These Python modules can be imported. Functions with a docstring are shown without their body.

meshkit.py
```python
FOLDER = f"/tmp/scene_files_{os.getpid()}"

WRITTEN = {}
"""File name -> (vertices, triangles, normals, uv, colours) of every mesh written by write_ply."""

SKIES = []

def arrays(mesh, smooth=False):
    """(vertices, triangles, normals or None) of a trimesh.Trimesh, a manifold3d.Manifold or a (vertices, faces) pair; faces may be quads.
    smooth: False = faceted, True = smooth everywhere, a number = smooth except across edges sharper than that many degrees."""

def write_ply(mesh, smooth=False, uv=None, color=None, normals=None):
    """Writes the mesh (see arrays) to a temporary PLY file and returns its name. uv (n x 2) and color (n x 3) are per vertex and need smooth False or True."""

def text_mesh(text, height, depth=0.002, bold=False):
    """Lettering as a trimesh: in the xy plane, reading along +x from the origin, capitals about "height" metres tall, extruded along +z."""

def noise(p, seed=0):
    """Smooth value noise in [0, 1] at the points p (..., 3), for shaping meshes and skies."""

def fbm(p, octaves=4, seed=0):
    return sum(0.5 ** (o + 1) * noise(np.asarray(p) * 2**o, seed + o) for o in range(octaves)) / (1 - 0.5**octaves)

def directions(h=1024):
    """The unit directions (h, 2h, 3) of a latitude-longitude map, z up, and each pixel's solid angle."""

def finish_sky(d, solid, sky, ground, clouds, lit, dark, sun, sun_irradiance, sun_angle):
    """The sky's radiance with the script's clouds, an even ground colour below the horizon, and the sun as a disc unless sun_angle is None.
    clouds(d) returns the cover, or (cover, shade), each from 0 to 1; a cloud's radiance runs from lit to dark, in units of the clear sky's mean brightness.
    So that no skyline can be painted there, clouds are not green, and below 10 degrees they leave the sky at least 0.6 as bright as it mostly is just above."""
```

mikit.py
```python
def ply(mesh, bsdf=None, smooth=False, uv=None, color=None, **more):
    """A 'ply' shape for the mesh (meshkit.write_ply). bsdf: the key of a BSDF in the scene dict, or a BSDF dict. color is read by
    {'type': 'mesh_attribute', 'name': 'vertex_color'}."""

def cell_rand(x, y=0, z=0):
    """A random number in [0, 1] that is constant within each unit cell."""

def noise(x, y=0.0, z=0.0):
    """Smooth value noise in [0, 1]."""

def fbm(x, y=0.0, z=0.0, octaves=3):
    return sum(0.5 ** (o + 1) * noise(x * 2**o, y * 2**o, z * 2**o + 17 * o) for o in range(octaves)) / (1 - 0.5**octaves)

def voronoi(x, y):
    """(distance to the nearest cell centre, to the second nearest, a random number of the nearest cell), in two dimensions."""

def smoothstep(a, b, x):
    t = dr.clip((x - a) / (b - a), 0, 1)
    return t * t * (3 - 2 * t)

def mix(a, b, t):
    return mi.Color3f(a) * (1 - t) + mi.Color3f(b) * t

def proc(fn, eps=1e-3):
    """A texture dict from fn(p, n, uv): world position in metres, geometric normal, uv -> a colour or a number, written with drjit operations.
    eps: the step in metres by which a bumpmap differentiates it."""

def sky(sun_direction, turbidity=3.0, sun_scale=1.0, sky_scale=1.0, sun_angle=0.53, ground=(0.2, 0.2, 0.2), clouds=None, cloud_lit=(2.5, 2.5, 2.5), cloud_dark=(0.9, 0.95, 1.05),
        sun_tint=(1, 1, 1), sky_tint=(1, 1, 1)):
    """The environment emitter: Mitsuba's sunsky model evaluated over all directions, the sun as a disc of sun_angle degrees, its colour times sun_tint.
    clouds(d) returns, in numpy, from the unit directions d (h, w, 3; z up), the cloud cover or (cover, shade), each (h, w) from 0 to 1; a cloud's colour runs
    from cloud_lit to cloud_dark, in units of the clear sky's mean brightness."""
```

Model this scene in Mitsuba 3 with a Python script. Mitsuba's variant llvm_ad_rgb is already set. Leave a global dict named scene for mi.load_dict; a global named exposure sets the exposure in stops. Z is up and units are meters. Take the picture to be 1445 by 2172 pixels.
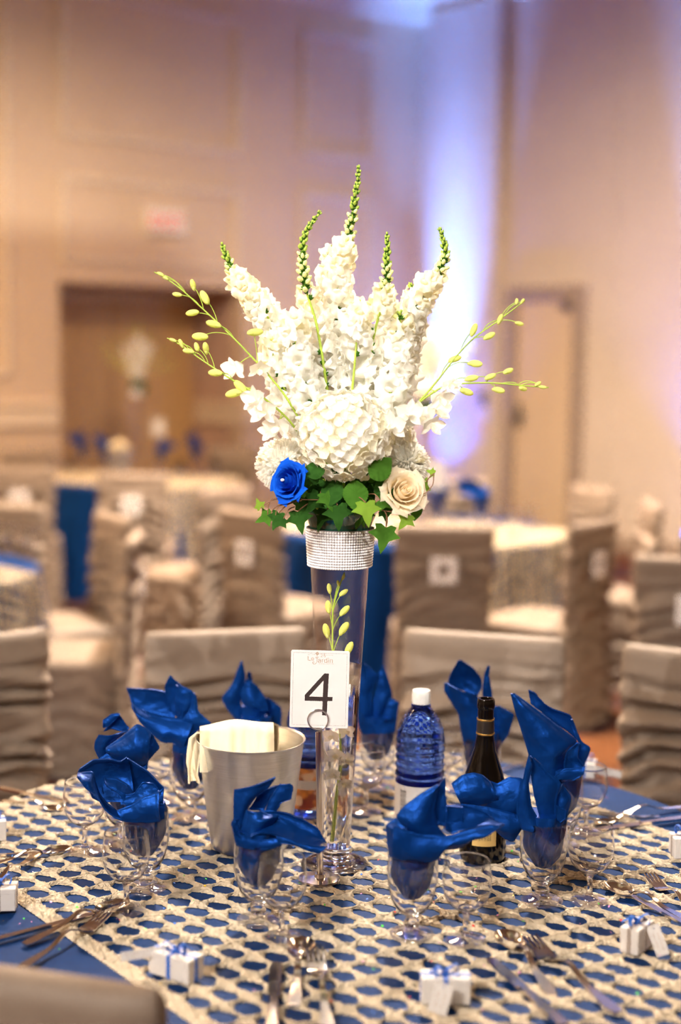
import math, random
import drjit as dr, numpy as np, trimesh, mitsuba as mi, mikit
from meshkit import text_mesh, noise, fbm
from shapely.geometry import Polygon, LineString, Point
from shapely import affinity
from shapely.ops import unary_union
from scipy.interpolate import PchipInterpolator

scene, labels = {}, {}
T4 = mi.ScalarTransform4f
rng = np.random.default_rng(7)

# ------------------------------------------------------------------ camera (a standing photographer, 50 mm lens wide open)
W, H, F = 1445, 2172, 3017.0
PITCH, ROLL, CAM = math.radians(6.2), math.radians(0.8), np.array([0, 0, 1.65])
FWD = np.array([0, math.cos(PITCH), -math.sin(PITCH)])
R0 = np.array([1.0, 0, 0]); U0 = np.cross(R0, FWD)
RIGHT = math.cos(ROLL) * R0 + math.sin(ROLL) * U0
UP = -math.sin(ROLL) * R0 + math.cos(ROLL) * U0
scene['camera'] = {'type': 'thinlens', 'fov': 2 * math.degrees(math.atan(W / 2 / F)), 'fov_axis': 'x', 'near_clip': 0.05, 'far_clip': 100.0,
                   'aperture_radius': 0.0172, 'focus_distance': 2.42,
                   'to_world': T4().look_at(origin=CAM.tolist(), target=(CAM + FWD).tolist(), up=UP.tolist())}
exposure = 1.62

# ------------------------------------------------------------------ lights: unseen ceiling lamps, added pin spots and blue LED uplights (built as things below)
WARM = np.array([1.0, 0.68, 0.40])
NEUT = np.array([1.0, 0.86, 0.70]); COOL = np.array([1.0, 0.93, 0.84])
PANEL_L, KEY_L, FRONT_L = 18.5, 720.0, 36.0
CEILING_Z = 5.35

# ------------------------------------------------------------------ helpers
def ray(x, y): return FWD + RIGHT * (x - W / 2) / F - UP * (y - H / 2) / F
def onz(x, y, z): r = ray(x, y); return CAM + r * (z - CAM[2]) / r[2]
def at(x, y, Y): r = ray(x, y); return CAM + r * Y / r[1]

used = set()
def uniq(n):
    if n not in used: used.add(n); return n
    i = 1
    while f'{n}_{i:03d}' in used: i += 1
    used.add(f'{n}_{i:03d}'); return f'{n}_{i:03d}'
def tag(k, label=None, cat=None, group=None, kind=None):
    d = labels.setdefault(k, {})
    for a, b in (('label', label), ('category', cat), ('group', group), ('kind', kind)):
        if b: d[a] = b
    return k
def thing(name, label, cat, group=None): return tag(uniq(name), label, cat, group)
def put(key, mesh, mat, smooth=False, M=None, **kw):
    d = mesh if isinstance(mesh, dict) else mikit.ply(mesh, mat, smooth, **kw)
    if M is not None: d = {**d, 'to_world': T4(np.asarray(M, float))}
    scene[key] = d; return key
def part(parent, name, mesh, mat=None, smooth=False, M=None, label=None, kind=None, **kw):
    k = uniq(parent + '__' + name); put(k, mesh, mat, smooth, M, **kw)
    if label or kind: tag(k, label, kind=kind)
    return k
def one(name, mesh, mat, label, cat, group=None, smooth=False, M=None, kind=None):
    k = uniq(name); put(k, mesh, mat, smooth, M); return tag(k, label, cat, group, kind)
def struct(name, mesh, mat, label=None, smooth=False):
    k = uniq(name); put(k, mesh, mat, smooth); return tag(k, label, None, None, 'structure')
P = mikit.ply
def mat4(x=(1, 0, 0), y=(0, 1, 0), z=(0, 0, 1), o=(0, 0, 0), s=1.0):
    m = np.eye(4); m[:3, 0], m[:3, 1], m[:3, 2], m[:3, 3] = np.array(x) * s, np.array(y) * s, np.array(z) * s, o; return m
def rotz(a, o=(0, 0, 0), s=1.0): c, n = math.cos(a), math.sin(a); return mat4((c, n, 0), (-n, c, 0), (0, 0, 1), o, s)
def unit(v): v = np.asarray(v, float); return v / (np.linalg.norm(v) + 1e-12)
def frame(z, yhint, o=(0, 0, 0), s=1.0):      # z axis exact, y as near yhint as it can be
    z = unit(z); x = np.cross(yhint, z)
    if np.linalg.norm(x) < 1e-6: x = np.cross([0.3, 1, 0.2], z)
    x = unit(x); return mat4(x, np.cross(z, x), z, o, s)
cat_ = lambda ms: trimesh.util.concatenate([m for m in ms if m is not None])
def tf(m, M): m = m.copy(); m.apply_transform(M); return m

def fix(m):
    if m.volume < 0: m.invert()
    return m
def lathe(prof, n=48, o=(0, 0, 0), wob=None):
    prof = np.asarray(prof, float); a = np.arange(n) * 2 * np.pi / n
    r = prof[:, 0][:, None] * np.ones(n)
    if wob is not None: r = r + wob(prof[:, 1][:, None], a[None], prof[:, 0][:, None])
    v = np.stack([r * np.cos(a), r * np.sin(a), np.repeat(prof[:, 1][:, None], n, 1)], -1).reshape(-1, 3) + o
    i, j = np.meshgrid(np.arange(len(prof) - 1), np.arange(n), indexing='ij')
    q = np.stack([i * n + j, i * n + (j + 1) % n, (i + 1) * n + (j + 1) % n, (i + 1) * n + j], -1).reshape(-1, 4)
    f = np.vstack([q[:, [0, 1, 2]], q[:, [0, 2, 3]]])
    m = trimesh.Trimesh(v, f, process=False); m.merge_vertices(digits_vertex=7)
    m.update_faces(m.nondegenerate_faces()); m.remove_unreferenced_vertices()
    return fix(m)
def smooth_prof(pts, n=40):
    p = np.asarray(pts, float); t = np.r_[0, np.cumsum(np.linalg.norm(np.diff(p, axis=0), axis=1))]
    u = np.linspace(0, t[-1], n); return np.c_[np.maximum(PchipInterpolator(t, p[:, 0])(u), 0), PchipInterpolator(t, p[:, 1])(u)]
def resample(p, n, lin=False):
    p = np.asarray(p, float); t = np.r_[0, np.cumsum(np.linalg.norm(np.diff(p, axis=0), axis=1))]
    u = np.linspace(0, t[-1], n)
    if lin or len(p) < 3: return np.stack([np.interp(u, t, p[:, k]) for k in range(p.shape[1])], -1)
    return np.stack([PchipInterpolator(t, p[:, k])(u) for k in range(p.shape[1])], -1)
def tube(p, r, sides=8, cap=True):
    p = np.asarray(p, float); n = len(p); r = np.broadcast_to(np.asarray(r, float), (n,))
    t = np.gradient(p, axis=0); t /= np.linalg.norm(t, axis=1, keepdims=True) + 1e-12
    a = np.zeros_like(p); h = np.array([0.31, 0.2, 0.93]) if abs(t[0] @ [0.31, 0.2, 0.93]) < 0.9 else np.array([1.0, 0, 0])
    a[0] = unit(np.cross(t[0], h))
    for i in range(1, n): a[i] = unit(a[i - 1] - t[i] * (a[i - 1] @ t[i]))
    b = np.cross(t, a); g = np.arange(sides) * 2 * np.pi / sides
    v = (p[:, None] + r[:, None, None] * (np.cos(g)[None, :, None] * a[:, None] + np.sin(g)[None, :, None] * b[:, None])).reshape(-1, 3)
    i, j = np.meshgrid(np.arange(n - 1), np.arange(sides), indexing='ij')
    q = np.stack([i * sides + j, i * sides + (j + 1) % sides, (i + 1) * sides + (j + 1) % sides, (i + 1) * sides + j], -1).reshape(-1, 4)
    f = [q[:, [0, 1, 2]], q[:, [0, 2, 3]]]
    if cap:
        v = np.vstack([v, p[:1], p[-1:]]); k = np.arange(sides); c0, c1, e = n * sides, n * sides + 1, (n - 1) * sides
        f += [np.c_[(k + 1) % sides, k, k * 0 + c0], np.c_[e + k, e + (k + 1) % sides, k * 0 + c1]]
    return trimesh.Trimesh(v, np.vstack(f), process=False)
def grid_mesh(G, wrap=False):
    m, k = G.shape[:2]; jj = k if wrap else k - 1
    i, j = np.meshgrid(np.arange(m - 1), np.arange(jj), indexing='ij')
    q = np.stack([i * k + j, i * k + (j + 1) % k, (i + 1) * k + (j + 1) % k, (i + 1) * k + j], -1).reshape(-1, 4)
    return trimesh.Trimesh(G.reshape(-1, 3), np.vstack([q[:, [0, 1, 2]], q[:, [0, 2, 3]]]), process=False)
def grid_normals(G):
    n = np.cross(np.gradient(G, axis=0), np.gradient(G, axis=1)); return n / (np.linalg.norm(n, axis=-1, keepdims=True) + 1e-12)
def thick(G, th):
    n = grid_normals(G); m, k = G.shape[:2]; th = np.broadcast_to(th, (m, k))[..., None]
    A, B = grid_mesh(G + n * th / 2), grid_mesh(G - n * th / 2); B.invert()
    v = np.vstack([A.vertices, B.vertices]); o = m * k
    ring = np.r_[np.arange(k), np.arange(1, m) * k + k - 1, (m - 1) * k + np.arange(k - 2, -1, -1), np.arange(m - 2, 0, -1) * k]
    nx = np.roll(ring, -1); side = np.vstack([np.c_[ring, ring + o, nx + o], np.c_[ring, nx + o, nx]])
    return fix(trimesh.Trimesh(v, np.vstack([A.faces, B.faces + o, side]), process=False))
def cbox(sx, sy, sz, c=0.002, o=(0, 0, 0)):     # chamfered box
    p = []
    for a in (-1, 1):
        for b in (-1, 1):
            for d in (-1, 1):
                q = np.array([a * sx / 2, b * sy / 2, d * sz / 2])
                for k in range(3):
                    w = q - np.array([a, b, d]) * c; w[k] = q[k]; p.append(w)
    return trimesh.convex.convex_hull(np.array(p) + o)
def extr(poly, h, z0=0.0):
    ps = poly.geoms if hasattr(poly, 'geoms') else [poly]
    m = cat_([trimesh.creation.extrude_polygon(g, h, engine='earcut') for g in ps if g.area > 0]); m.apply_translation([0, 0, z0]); return m
def ellipsoid(a, b, c, o=(0, 0, 0), sub=1):
    m = trimesh.creation.icosphere(subdivisions=sub); m.vertices = m.vertices * [a, b, c] + o; return m

# ------------------------------------------------------------------ materials
def rgb(*c): return {'type': 'rgb', 'value': list(c)}
def mat(key, color, rough=0.5, spec=0.5, two=True, bump=None, **kw):
    col = color if isinstance(color, dict) else rgb(*color)
    b = {'type': 'principled', 'base_color': col, 'roughness': rough, 'specular': spec, **kw}
    if bump: b = {'type': 'bumpmap', 'arbitrary': mikit.proc(bump[0], bump[2] if len(bump) > 2 else 1e-3), 'scale': bump[1], 'bsdf': b}
    scene[key] = {'type': 'twosided', 'bsdf': b} if two else b
    return key
N, FB, mix, sst = mikit.noise, mikit.fbm, mikit.mix, mikit.smoothstep

mat('wall_cream', mikit.proc(lambda p, n, uv: mix((.60, .50, .40), (.66, .55, .45), FB(p.x * 1.7, p.y * 1.7, p.z * 1.7))), 0.75, 0.25)
mat('wall_rose', mikit.proc(lambda p, n, uv: mix((.61, .47, .33), (.67, .52, .375), FB(p.x * 1.7, p.y * 1.7, p.z * 1.7))), 0.75, 0.25)
mat('wall_umber', (.30, .23, .18), 0.8, 0.2)  # unseen walls, coloured dark to lower the bounced light
mat('trim_cream', (.72, .60, .46), 0.5, 0.4)
mat('door_tan', mikit.proc(lambda p, n, uv: mix((.60, .45, .29), (.66, .50, .33), FB(p.x * 9, p.y * 9, p.z * .8))), 0.5, 0.4)
mat('door_frame', (.33, .25, .19), 0.5, 0.4)
mat('wood_gold', mikit.proc(lambda p, n, uv: mix((.52, .34, .17), (.62, .43, .22), FB(p.x * 11, p.y * 11, p.z * .9))), 0.45, 0.4)
mat('alcove_brown', (.52, .36, .28), 0.7, 0.3)
mat('ceiling_white', (.50, .44, .37), 0.85, 0.2)  # ceiling out of view, kept darker so it bounces less light
def carpet(p, n, uv):
    a = FB(p.x * 2.2, p.y * 2.2, 3.1); b = N(p.x * 5.5 + 3 * a, p.y * 5.5 - 2 * a, 1.0); c = FB(p.x * 40, p.y * 40, 0.5)
    col = mix((.045, .013, .010), (.105, .040, .016), sst(.38, .62, a)); col = mix(col, (.035, .018, .02), sst(.52, .70, b))
    return col * (0.75 + 0.5 * c)
mat('carpet_red', mikit.proc(carpet), 0.95, 0.1)
mat('napkin_satin', mikit.proc(lambda p, n, uv: mix((.0006, .012, .072), (.0015, .020, .105), FB(p.x * 60, p.y * 60, p.z * 60))), 0.42, 0.30, spec_tint=.9,
    bump=(lambda p, n, uv: FB(p.x * 240, p.y * 240, p.z * 240, 3), 0.0006, 4e-4))
mat('cloth_blue', mikit.proc(lambda p, n, uv: mix((.0020, .018, .080), (.003, .024, .100), FB(p.x * 90, p.y * 90, p.z * 90))), 0.6, 0.10, spec_tint=.8)
def yarn(p, n, uv):
    a = p.x * .785 + p.y * .62; b = p.x * .62 - p.y * .785; w = FB(a * 160, b * 160, p.z * 60, 2) * .006
    d1, d2, r = mikit.voronoi((a + w) / .0115, (b - p.z - w) / .0115); g = r * 3.1416
    return dr.abs(dr.sin(((a + w) * dr.cos(g) + (b - p.z) * dr.sin(g)) * (3.1416 / .0038))) * .6 + sst(0, .35, d2 - d1) * .8 + FB(a * 900, b * 900, p.z * 900, 2) * .3
mat('crochet_yarn', mikit.proc(lambda p, n, uv: mix((.58, .47, .325), (.82, .70, .53), FB(p.x * 330, p.y * 330, p.z * 330, 2))), 0.55, 0.4, sheen=0.3, bump=(yarn, 0.0025, 2.5e-4))
mat('chair_fabric', mikit.proc(lambda p, n, uv: mix((.215, .163, .128), (.262, .204, .160), FB(p.x * 30, p.y * 30, p.z * 30))), 0.55, 0.28, sheen=0.2, sheen_tint=0.6)
scene['clear_glass'] = {'type': 'dielectric', 'int_ior': 1.5, 'ext_ior': 1.0}
scene['vase_glass'] = {'type': 'thindielectric', 'int_ior': 1.6}
scene['foot_glass'] = {'type': 'thindielectric', 'int_ior': 1.95}
scene['water'] = {'type': 'dielectric', 'int_ior': 1.333, 'ext_ior': 1.0}
scene['blue_plastic'] = {'type': 'dielectric', 'int_ior': 1.35, 'ext_ior': 1.0, 'specular_transmittance': rgb(.33, .50, .985)}
mat('wine_glass_dark', (.003, .002, .0015), 0.03, 0.35)
mat('foil_dark', (.018, .013, .010), 0.25, 0.6)
mat('gold', (.80, .52, .16), 0.25, 0.5, metallic=1.0)
mat('gold_paper', (.62, .42, .15), 0.45, 0.5)
mat('steel', (.72, .66, .60), 0.14, 0.5, metallic=1.0)
mat('chrome', (.86, .86, .88), 0.06, 0.5, metallic=1.0)
mat('aluminium', mikit.proc(lambda p, n, uv: mix((.60, .60, .61), (.78, .78, .79), FB(p.x * 30, p.y * 30, p.z * 420, 3))), 0.33, 0.5, metallic=1.0,
    bump=(lambda p, n, uv: FB(p.x * 25, p.y * 25, p.z * 900, 2), 0.00025, 3e-4))
mat('white_plastic', (.80, .79, .77), 0.35, 0.5)
mat('paper_white', (.62, .595, .58), 0.55, 0.4)
mat('card_white', (.66, .63, .63), 0.3, 0.5)
mat('ink_black', (.028, .018, .018), 0.5, 0.4)
mat('ink_grey', (.30, .27, .28), 0.5, 0.4)
mat('ink_brown', (.36, .25, .18), 0.5, 0.4)
mat('label_orange', mikit.proc(lambda p, n, uv: mix(mix((.24, .035, .02), (.75, .30, .05), sst(.35, .65, FB(p.x * 40, p.y * 40, p.z * 45))), (.86, .62, .42), sst(.55, .72, N(p.x * 55, 7.0, p.z * 60)))), 0.4, 0.5)
mat('ribbon_blue', (.012, .11, .50), 0.32, 0.6, sheen=0.4)
mat('ribbon_grey', (.30, .25, .22), 0.35, 0.6)
mat('linen_cream', mikit.proc(lambda p, n, uv: mix((.74, .63, .42), (.83, .73, .53), FB(p.x * 22, p.y * 22, p.z * 22))), 0.8, 0.25)
def petal_mat(key, c, tr=0.5): scene[key] = {'type': 'principledthin', 'base_color': c if isinstance(c, dict) else rgb(*c), 'roughness': 0.55, 'diff_trans': tr * 1.3, 'spec_trans': 0.0, 'eta': 1.3}
petal_mat('petal_white', (.95, .94, .89), 0.75)
petal_mat('petal_ivory', (.95, .91, .74), 0.6)
petal_mat('petal_cream', (.98, .89, .72), 0.85)
petal_mat('petal_yellowgreen', (.82, .86, .28), 0.6)
petal_mat('petal_blue', mikit.proc(lambda p, n, uv: mix((.005, .06, .55), (.01, .13, .72), FB(p.x * 90, p.y * 90, p.z * 90))), 0.25)
petal_mat('leaf_dark', mikit.proc(lambda p, n, uv: mix((.016, .060, .010), (.040, .120, .022), FB(p.x * 70, p.y * 70, p.z * 70))), 0.35)
petal_mat('leaf_mid', mikit.proc(lambda p, n, uv: mix((.045, .14, .016), (.085, .22, .03), FB(p.x * 70, p.y * 70, p.z * 70))), 0.6)
petal_mat('leaf_bright', (.24, .42, .05), 0.7)
mat('stem_green', (.36, .50, .06), 0.5, 0.4)
mat('bud_green', (.36, .50, .07), 0.5, 0.4)
mat('bud_pale', (.80, .84, .34), 0.5, 0.4)
mat('vine_brown', (.20, .10, .05), 0.6, 0.3)
mat('foam_green', (.015, .10, .07), 0.8, 0.2)
mat('rhinestone', (.86, .85, .86), 0.12, 1.0, clearcoat=1.0)
mat('black_plastic', (.02, .02, .022), 0.4, 0.5)
mat('exit_white', (.82, .76, .68), 0.5, 0.4)
mat('exit_red', (.72, .09, .05), 0.5, 0.4)
mat('dark_metal', (.05, .045, .04), 0.4, 0.5)
# ================================================================== the room (s along the back-left wall, t along the right wall, both from their corner)
CO, DL, DR = np.array([.716, 14.6]), unit([-.805, -.593]), unit([.593, -.805])
def room(m):
    v = np.asarray(m.vertices); m = m.copy(); xy = CO + v[:, :1] * DL + v[:, 1:2] * DR
    m.vertices = np.c_[xy, v[:, 2]]; return m
def rbox(s0, s1, t0, t1, z0, z1, c=0.004): return room(cbox(s1 - s0, t1 - t0, z1 - z0, c, ((s0 + s1) / 2, (t0 + t1) / 2, (z0 + z1) / 2)))
SMAX, TMAX = 17.0, 19.0
struct('floor', rbox(-1.2, SMAX + .2, -1.2, TMAX + .2, -.2, 0), 'carpet_red', 'dark red and brown patterned ballroom carpet')
struct('ceiling', rbox(-.2, SMAX + .2, -1.2, TMAX + .2, CEILING_Z, CEILING_Z + .2), 'ceiling_white', 'unseen ballroom ceiling above the crown moulding, toned down to lower the bounced light')
# back-left wall with the alcove opening
A0, A1, AH, AD = 2.05, 3.91, 2.26, .85
wl = [rbox(-.2, A0, -.2, 0, 0, CEILING_Z), rbox(A1, SMAX + .2, -.2, 0, 0, CEILING_Z), rbox(A0 - .02, A1 + .02, -.2, 0, AH, CEILING_Z)]
struct('wall_back', cat_(wl), 'wall_rose', 'rose beige back wall with moulded panels and an alcove')
struct('wall_alcove', cat_([rbox(A0 - .15, A0, -AD, -.19, 0, AH + .1), rbox(A1, A1 + .15, -AD, -.19, 0, AH + .1), rbox(A0 - .15, A1 + .15, -AD - .15, -AD, 0, AH + .1), rbox(A0 - .15, A1 + .15, -AD - .1, -.19, AH, AH + .15)]),
       'alcove_brown', 'brown inner walls of the alcove in the back wall')
struct('wall_right', rbox(-.2, 0, -.2, TMAX, 0, CEILING_Z), 'wall_cream', 'cream right wall washed with blue light')
struct('wall_front', rbox(-.2, SMAX + .2, TMAX, TMAX + .2, 0, CEILING_Z), 'wall_umber')
struct('wall_left', rbox(SMAX, SMAX + .2, -.2, TMAX + .2, 0, CEILING_Z), 'wall_umber')
# pilaster at the corner, wall seams
struct('trim_1', rbox(0, .10, .30, 1.30, 0, 5.0, .01), 'wall_cream', 'shallow cream pilaster beside the room corner')
struct('trim_2', rbox(0, .005, 2.72, 2.745, .1, 5.0, .004), 'wall_cream')
def panel_frame(n, s0, s1, z0, z1, w=.055, d=.035):
    m = cat_([rbox(s0, s1, 0, d, z1 - w, z1, .012), rbox(s0, s1, 0, d, z0, z0 + w, .012), rbox(s0, s0 + w, 0, d, z0, z1, .012), rbox(s1 - w, s1, 0, d, z0, z1, .012)])
    return struct(n, m, 'trim_cream', None)
panel_frame('trim_3', 2.09, 3.90, 3.47, 4.70); panel_frame('trim_4', 2.10, 3.90, 2.43, 3.16)
panel_frame('trim_5', .58, 1.42, 3.54, 4.70); panel_frame('trim_6', .58, 1.42, 1.45, 3.20)
panel_frame('trim_7', 4.35, 6.2, 1.45, 4.70)
# chair rails, also inside the alcove, and baseboards
def rail(s0, s1, t0, t1, along='s'):
    if along == 's': ms = [rbox(s0, s1, t0, t0 + .05, 1.18, 1.24, .015), rbox(s0, s1, t0, t0 + .03, 1.05, 1.18, .01), rbox(s0, s1, t0, t0 + .045, 1.02, 1.06, .012)]
    else: ms = [rbox(s0, s0 + .05, t0, t1, 1.16, 1.22, .015), rbox(s0, s0 + .03, t0, t1, 1.03, 1.16, .01), rbox(s0, s0 + .045, t0, t1, 1.0, 1.04, .012)]
    return cat_(ms)
struct('trim_8', rail(A1, 12, 0, 0), 'trim_cream', 'moulded chair rail left of the alcove')
struct('trim_9', rail(0.02, A0, 0, 0), 'trim_cream')
struct('trim_10', rail(A0, 0, -AD, -.02, 't'), 'trim_cream', 'chair rail on the side wall of the alcove')
struct('baseboard_back', cat_([rbox(A1, SMAX, 0, .02, 0, .14), rbox(0, A0, 0, .02, 0, .14)]), 'trim_cream')
struct('baseboard_right', cat_([rbox(0, .02, 2.45, TMAX, 0, .14), rbox(.1, .12, .3, 1.3, 0, .14)]), 'door_frame')
# crown moulding with dentils
cr = Polygon([(0, 4.95), (.03, 4.95), (.05, 5.0), (.05, 5.06), (.12, 5.08), (.14, 5.16), (.24, 5.24), (.30, 5.35), (0, 5.35)])
def sweep(poly, s0, s1, along):
    m = extr(poly, s1 - s0); v = np.asarray(m.vertices).copy()
    m.vertices = np.c_[v[:, 2] + s0, v[:, 0], v[:, 1]] if along == 's' else np.c_[v[:, 0], v[:, 2] + s0, v[:, 1]]
    return room(m)
struct('trim_11', sweep(cr, 0, SMAX, 's'), 'trim_cream', 'crown moulding with dentils along the back wall')
den = P(rbox(0, .045, .05, .085, 5.0, 5.06, .004), 'trim_cream')
for k in range(40):
    d3 = DL * (.08 + k * .085); part('trim_11', 'dentil', den, M=mat4(o=(d3[0], d3[1], 0)))
struct('trim_12', sweep(cr, 0, TMAX, 't'), 'trim_cream')
# alcove: two wooden door leaves
for k, (s0, s1) in enumerate(((2.12, 2.98), (2.99, 3.52))):
    d = thing('door_%d' % (k + 2), ('golden wooden door leaf at the back of the alcove', 'narrow golden wooden door leaf beside the alcove side wall')[k], None); labels[d]['kind'] = 'structure'
    part(d, 'leaf', rbox(s0, s1, -AD, -AD + .045, .01, 2.14, .006), 'wood_gold'); part(d, 'inset_panel', rbox(s0 + .12, s1 - .12, -AD + .04, -AD + .055, .25, 1.9, .01), 'wood_gold')
struct('trim_13', cat_([rbox(3.52, 3.66, -AD, -AD + .06, 0, 2.2, .01), rbox(A0, 3.66, -AD, -AD + .06, 2.14, 2.24, .01)]), 'trim_cream', 'pale frame of the alcove doors')
# right wall: service door
d = thing('door_1', 'tan service door in a dark frame on the right wall', None); labels[d]['kind'] = 'structure'
part(d, 'leaf', rbox(0, .03, 1.56, 2.29, .01, 2.19, .006), 'door_tan')
part(d, 'door_frame', cat_([rbox(0, .07, 1.42, 1.56, 0, 2.32, .012), rbox(0, .07, 2.29, 2.42, 0, 2.32, .012), rbox(0, .07, 1.42, 2.42, 2.19, 2.32, .012)]), 'door_frame')
part(d, 'lock_plate', rbox(.03, .04, 1.585, 1.66, 1.03, 1.24, .003), 'dark_metal')
part(d, 'handle', cat_([rbox(.04, .10, 1.605, 1.63, 1.11, 1.135, .003), rbox(.085, .105, 1.605, 1.74, 1.105, 1.14, .008)]), 'dark_metal')
part(d, 'door_closer', rbox(.03, .09, 2.16, 2.29, 2.1, 2.16, .008), 'dark_metal')
for z, lab in ((1.28, 'dark round wall thermostat above the switch left of the service door'), (.98, 'beige wall switch below the thermostat left of the service door')):
    k = thing('wall_control' if z > 1.1 else 'wall_switch', lab, 'wall fitting')
    part(k, 'plate', rbox(.10, .112, 1.14, 1.25, z - .06, z + .06, .003), 'dark_metal' if z > 1.1 else 'wall_rose')
    part(k, 'knob', rbox(.112, .135, 1.17, 1.22, z - .025, z + .025, .008), 'black_plastic' if z > 1.1 else 'door_tan')
# exit sign
k = thing('exit_sign', 'white exit sign with red letters above the alcove', 'sign')
part(k, 'housing', rbox(2.70, 3.09, 0, .07, 2.72, 2.93, .008), 'exit_white')
tm = text_mesh('EXIT', .108, .004, True); b = tm.bounds
v = np.asarray(tm.vertices); tm.vertices = np.c_[2.895 - (v[:, 0] - b[:, 0].mean()) * 1.0, .0702 + v[:, 2], 2.771 + v[:, 1]]; tm.invert()
part(k, 'lettering', room(tm), 'exit_red', label='red letters EXIT')
# LED uplights on the carpet against the right wall (blue beams up the wall)
def uplight(s, t, wall_s, label, power):
    u = thing('led_uplight', label, 'uplight', 'blue LED uplights')
    part(u, 'housing', rbox(s - .11, s + .11, t - .12, t + .12, .06, .30, .012), 'black_plastic')
    part(u, 'foot', cat_([rbox(s - .09, s + .09, t - .14, t - .10, 0, .09, .005), rbox(s - .09, s + .09, t + .10, t + .14, 0, .09, .005)]), 'black_plastic')
    k = part(u, 'lens', rbox(s - .095, s + .095, t - .105, t + .105, .295, .325, .008), 'white_plastic', label='glowing blue lens')
    scene[k]['emitter'] = {'type': 'area', 'radiance': rgb(.10, .75, 6.0)}
    o = np.r_[CO + s * DL + t * DR, .36]
    for nm, c, pw, col, hit in (('narrow', 15, power, (.13, .30, 1.0), 3.0), ('wide', 48, power * .065, (.02, .10, 1.0), 4.0)):
        aim = np.r_[CO + wall_s * DL + t * DR, .36 + hit]
        scene[f'beam_{nm}_' + u] = {'type': 'spot', 'cutoff_angle': c, 'beam_width': 1.5, 'intensity': rgb(*(pw * np.array(col))), 'to_world': T4().look_at(origin=o.tolist(), target=aim.tolist(), up=[1, 0, 0.1])}
UP_I = 190.0
uplight(.45, .72, .10, 'blue LED uplight on the carpet in the corner, behind the bouquet', UP_I)
uplight(.35, 4.08, .0, 'blue LED uplight on the carpet at the right edge of the picture', UP_I)
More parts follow.
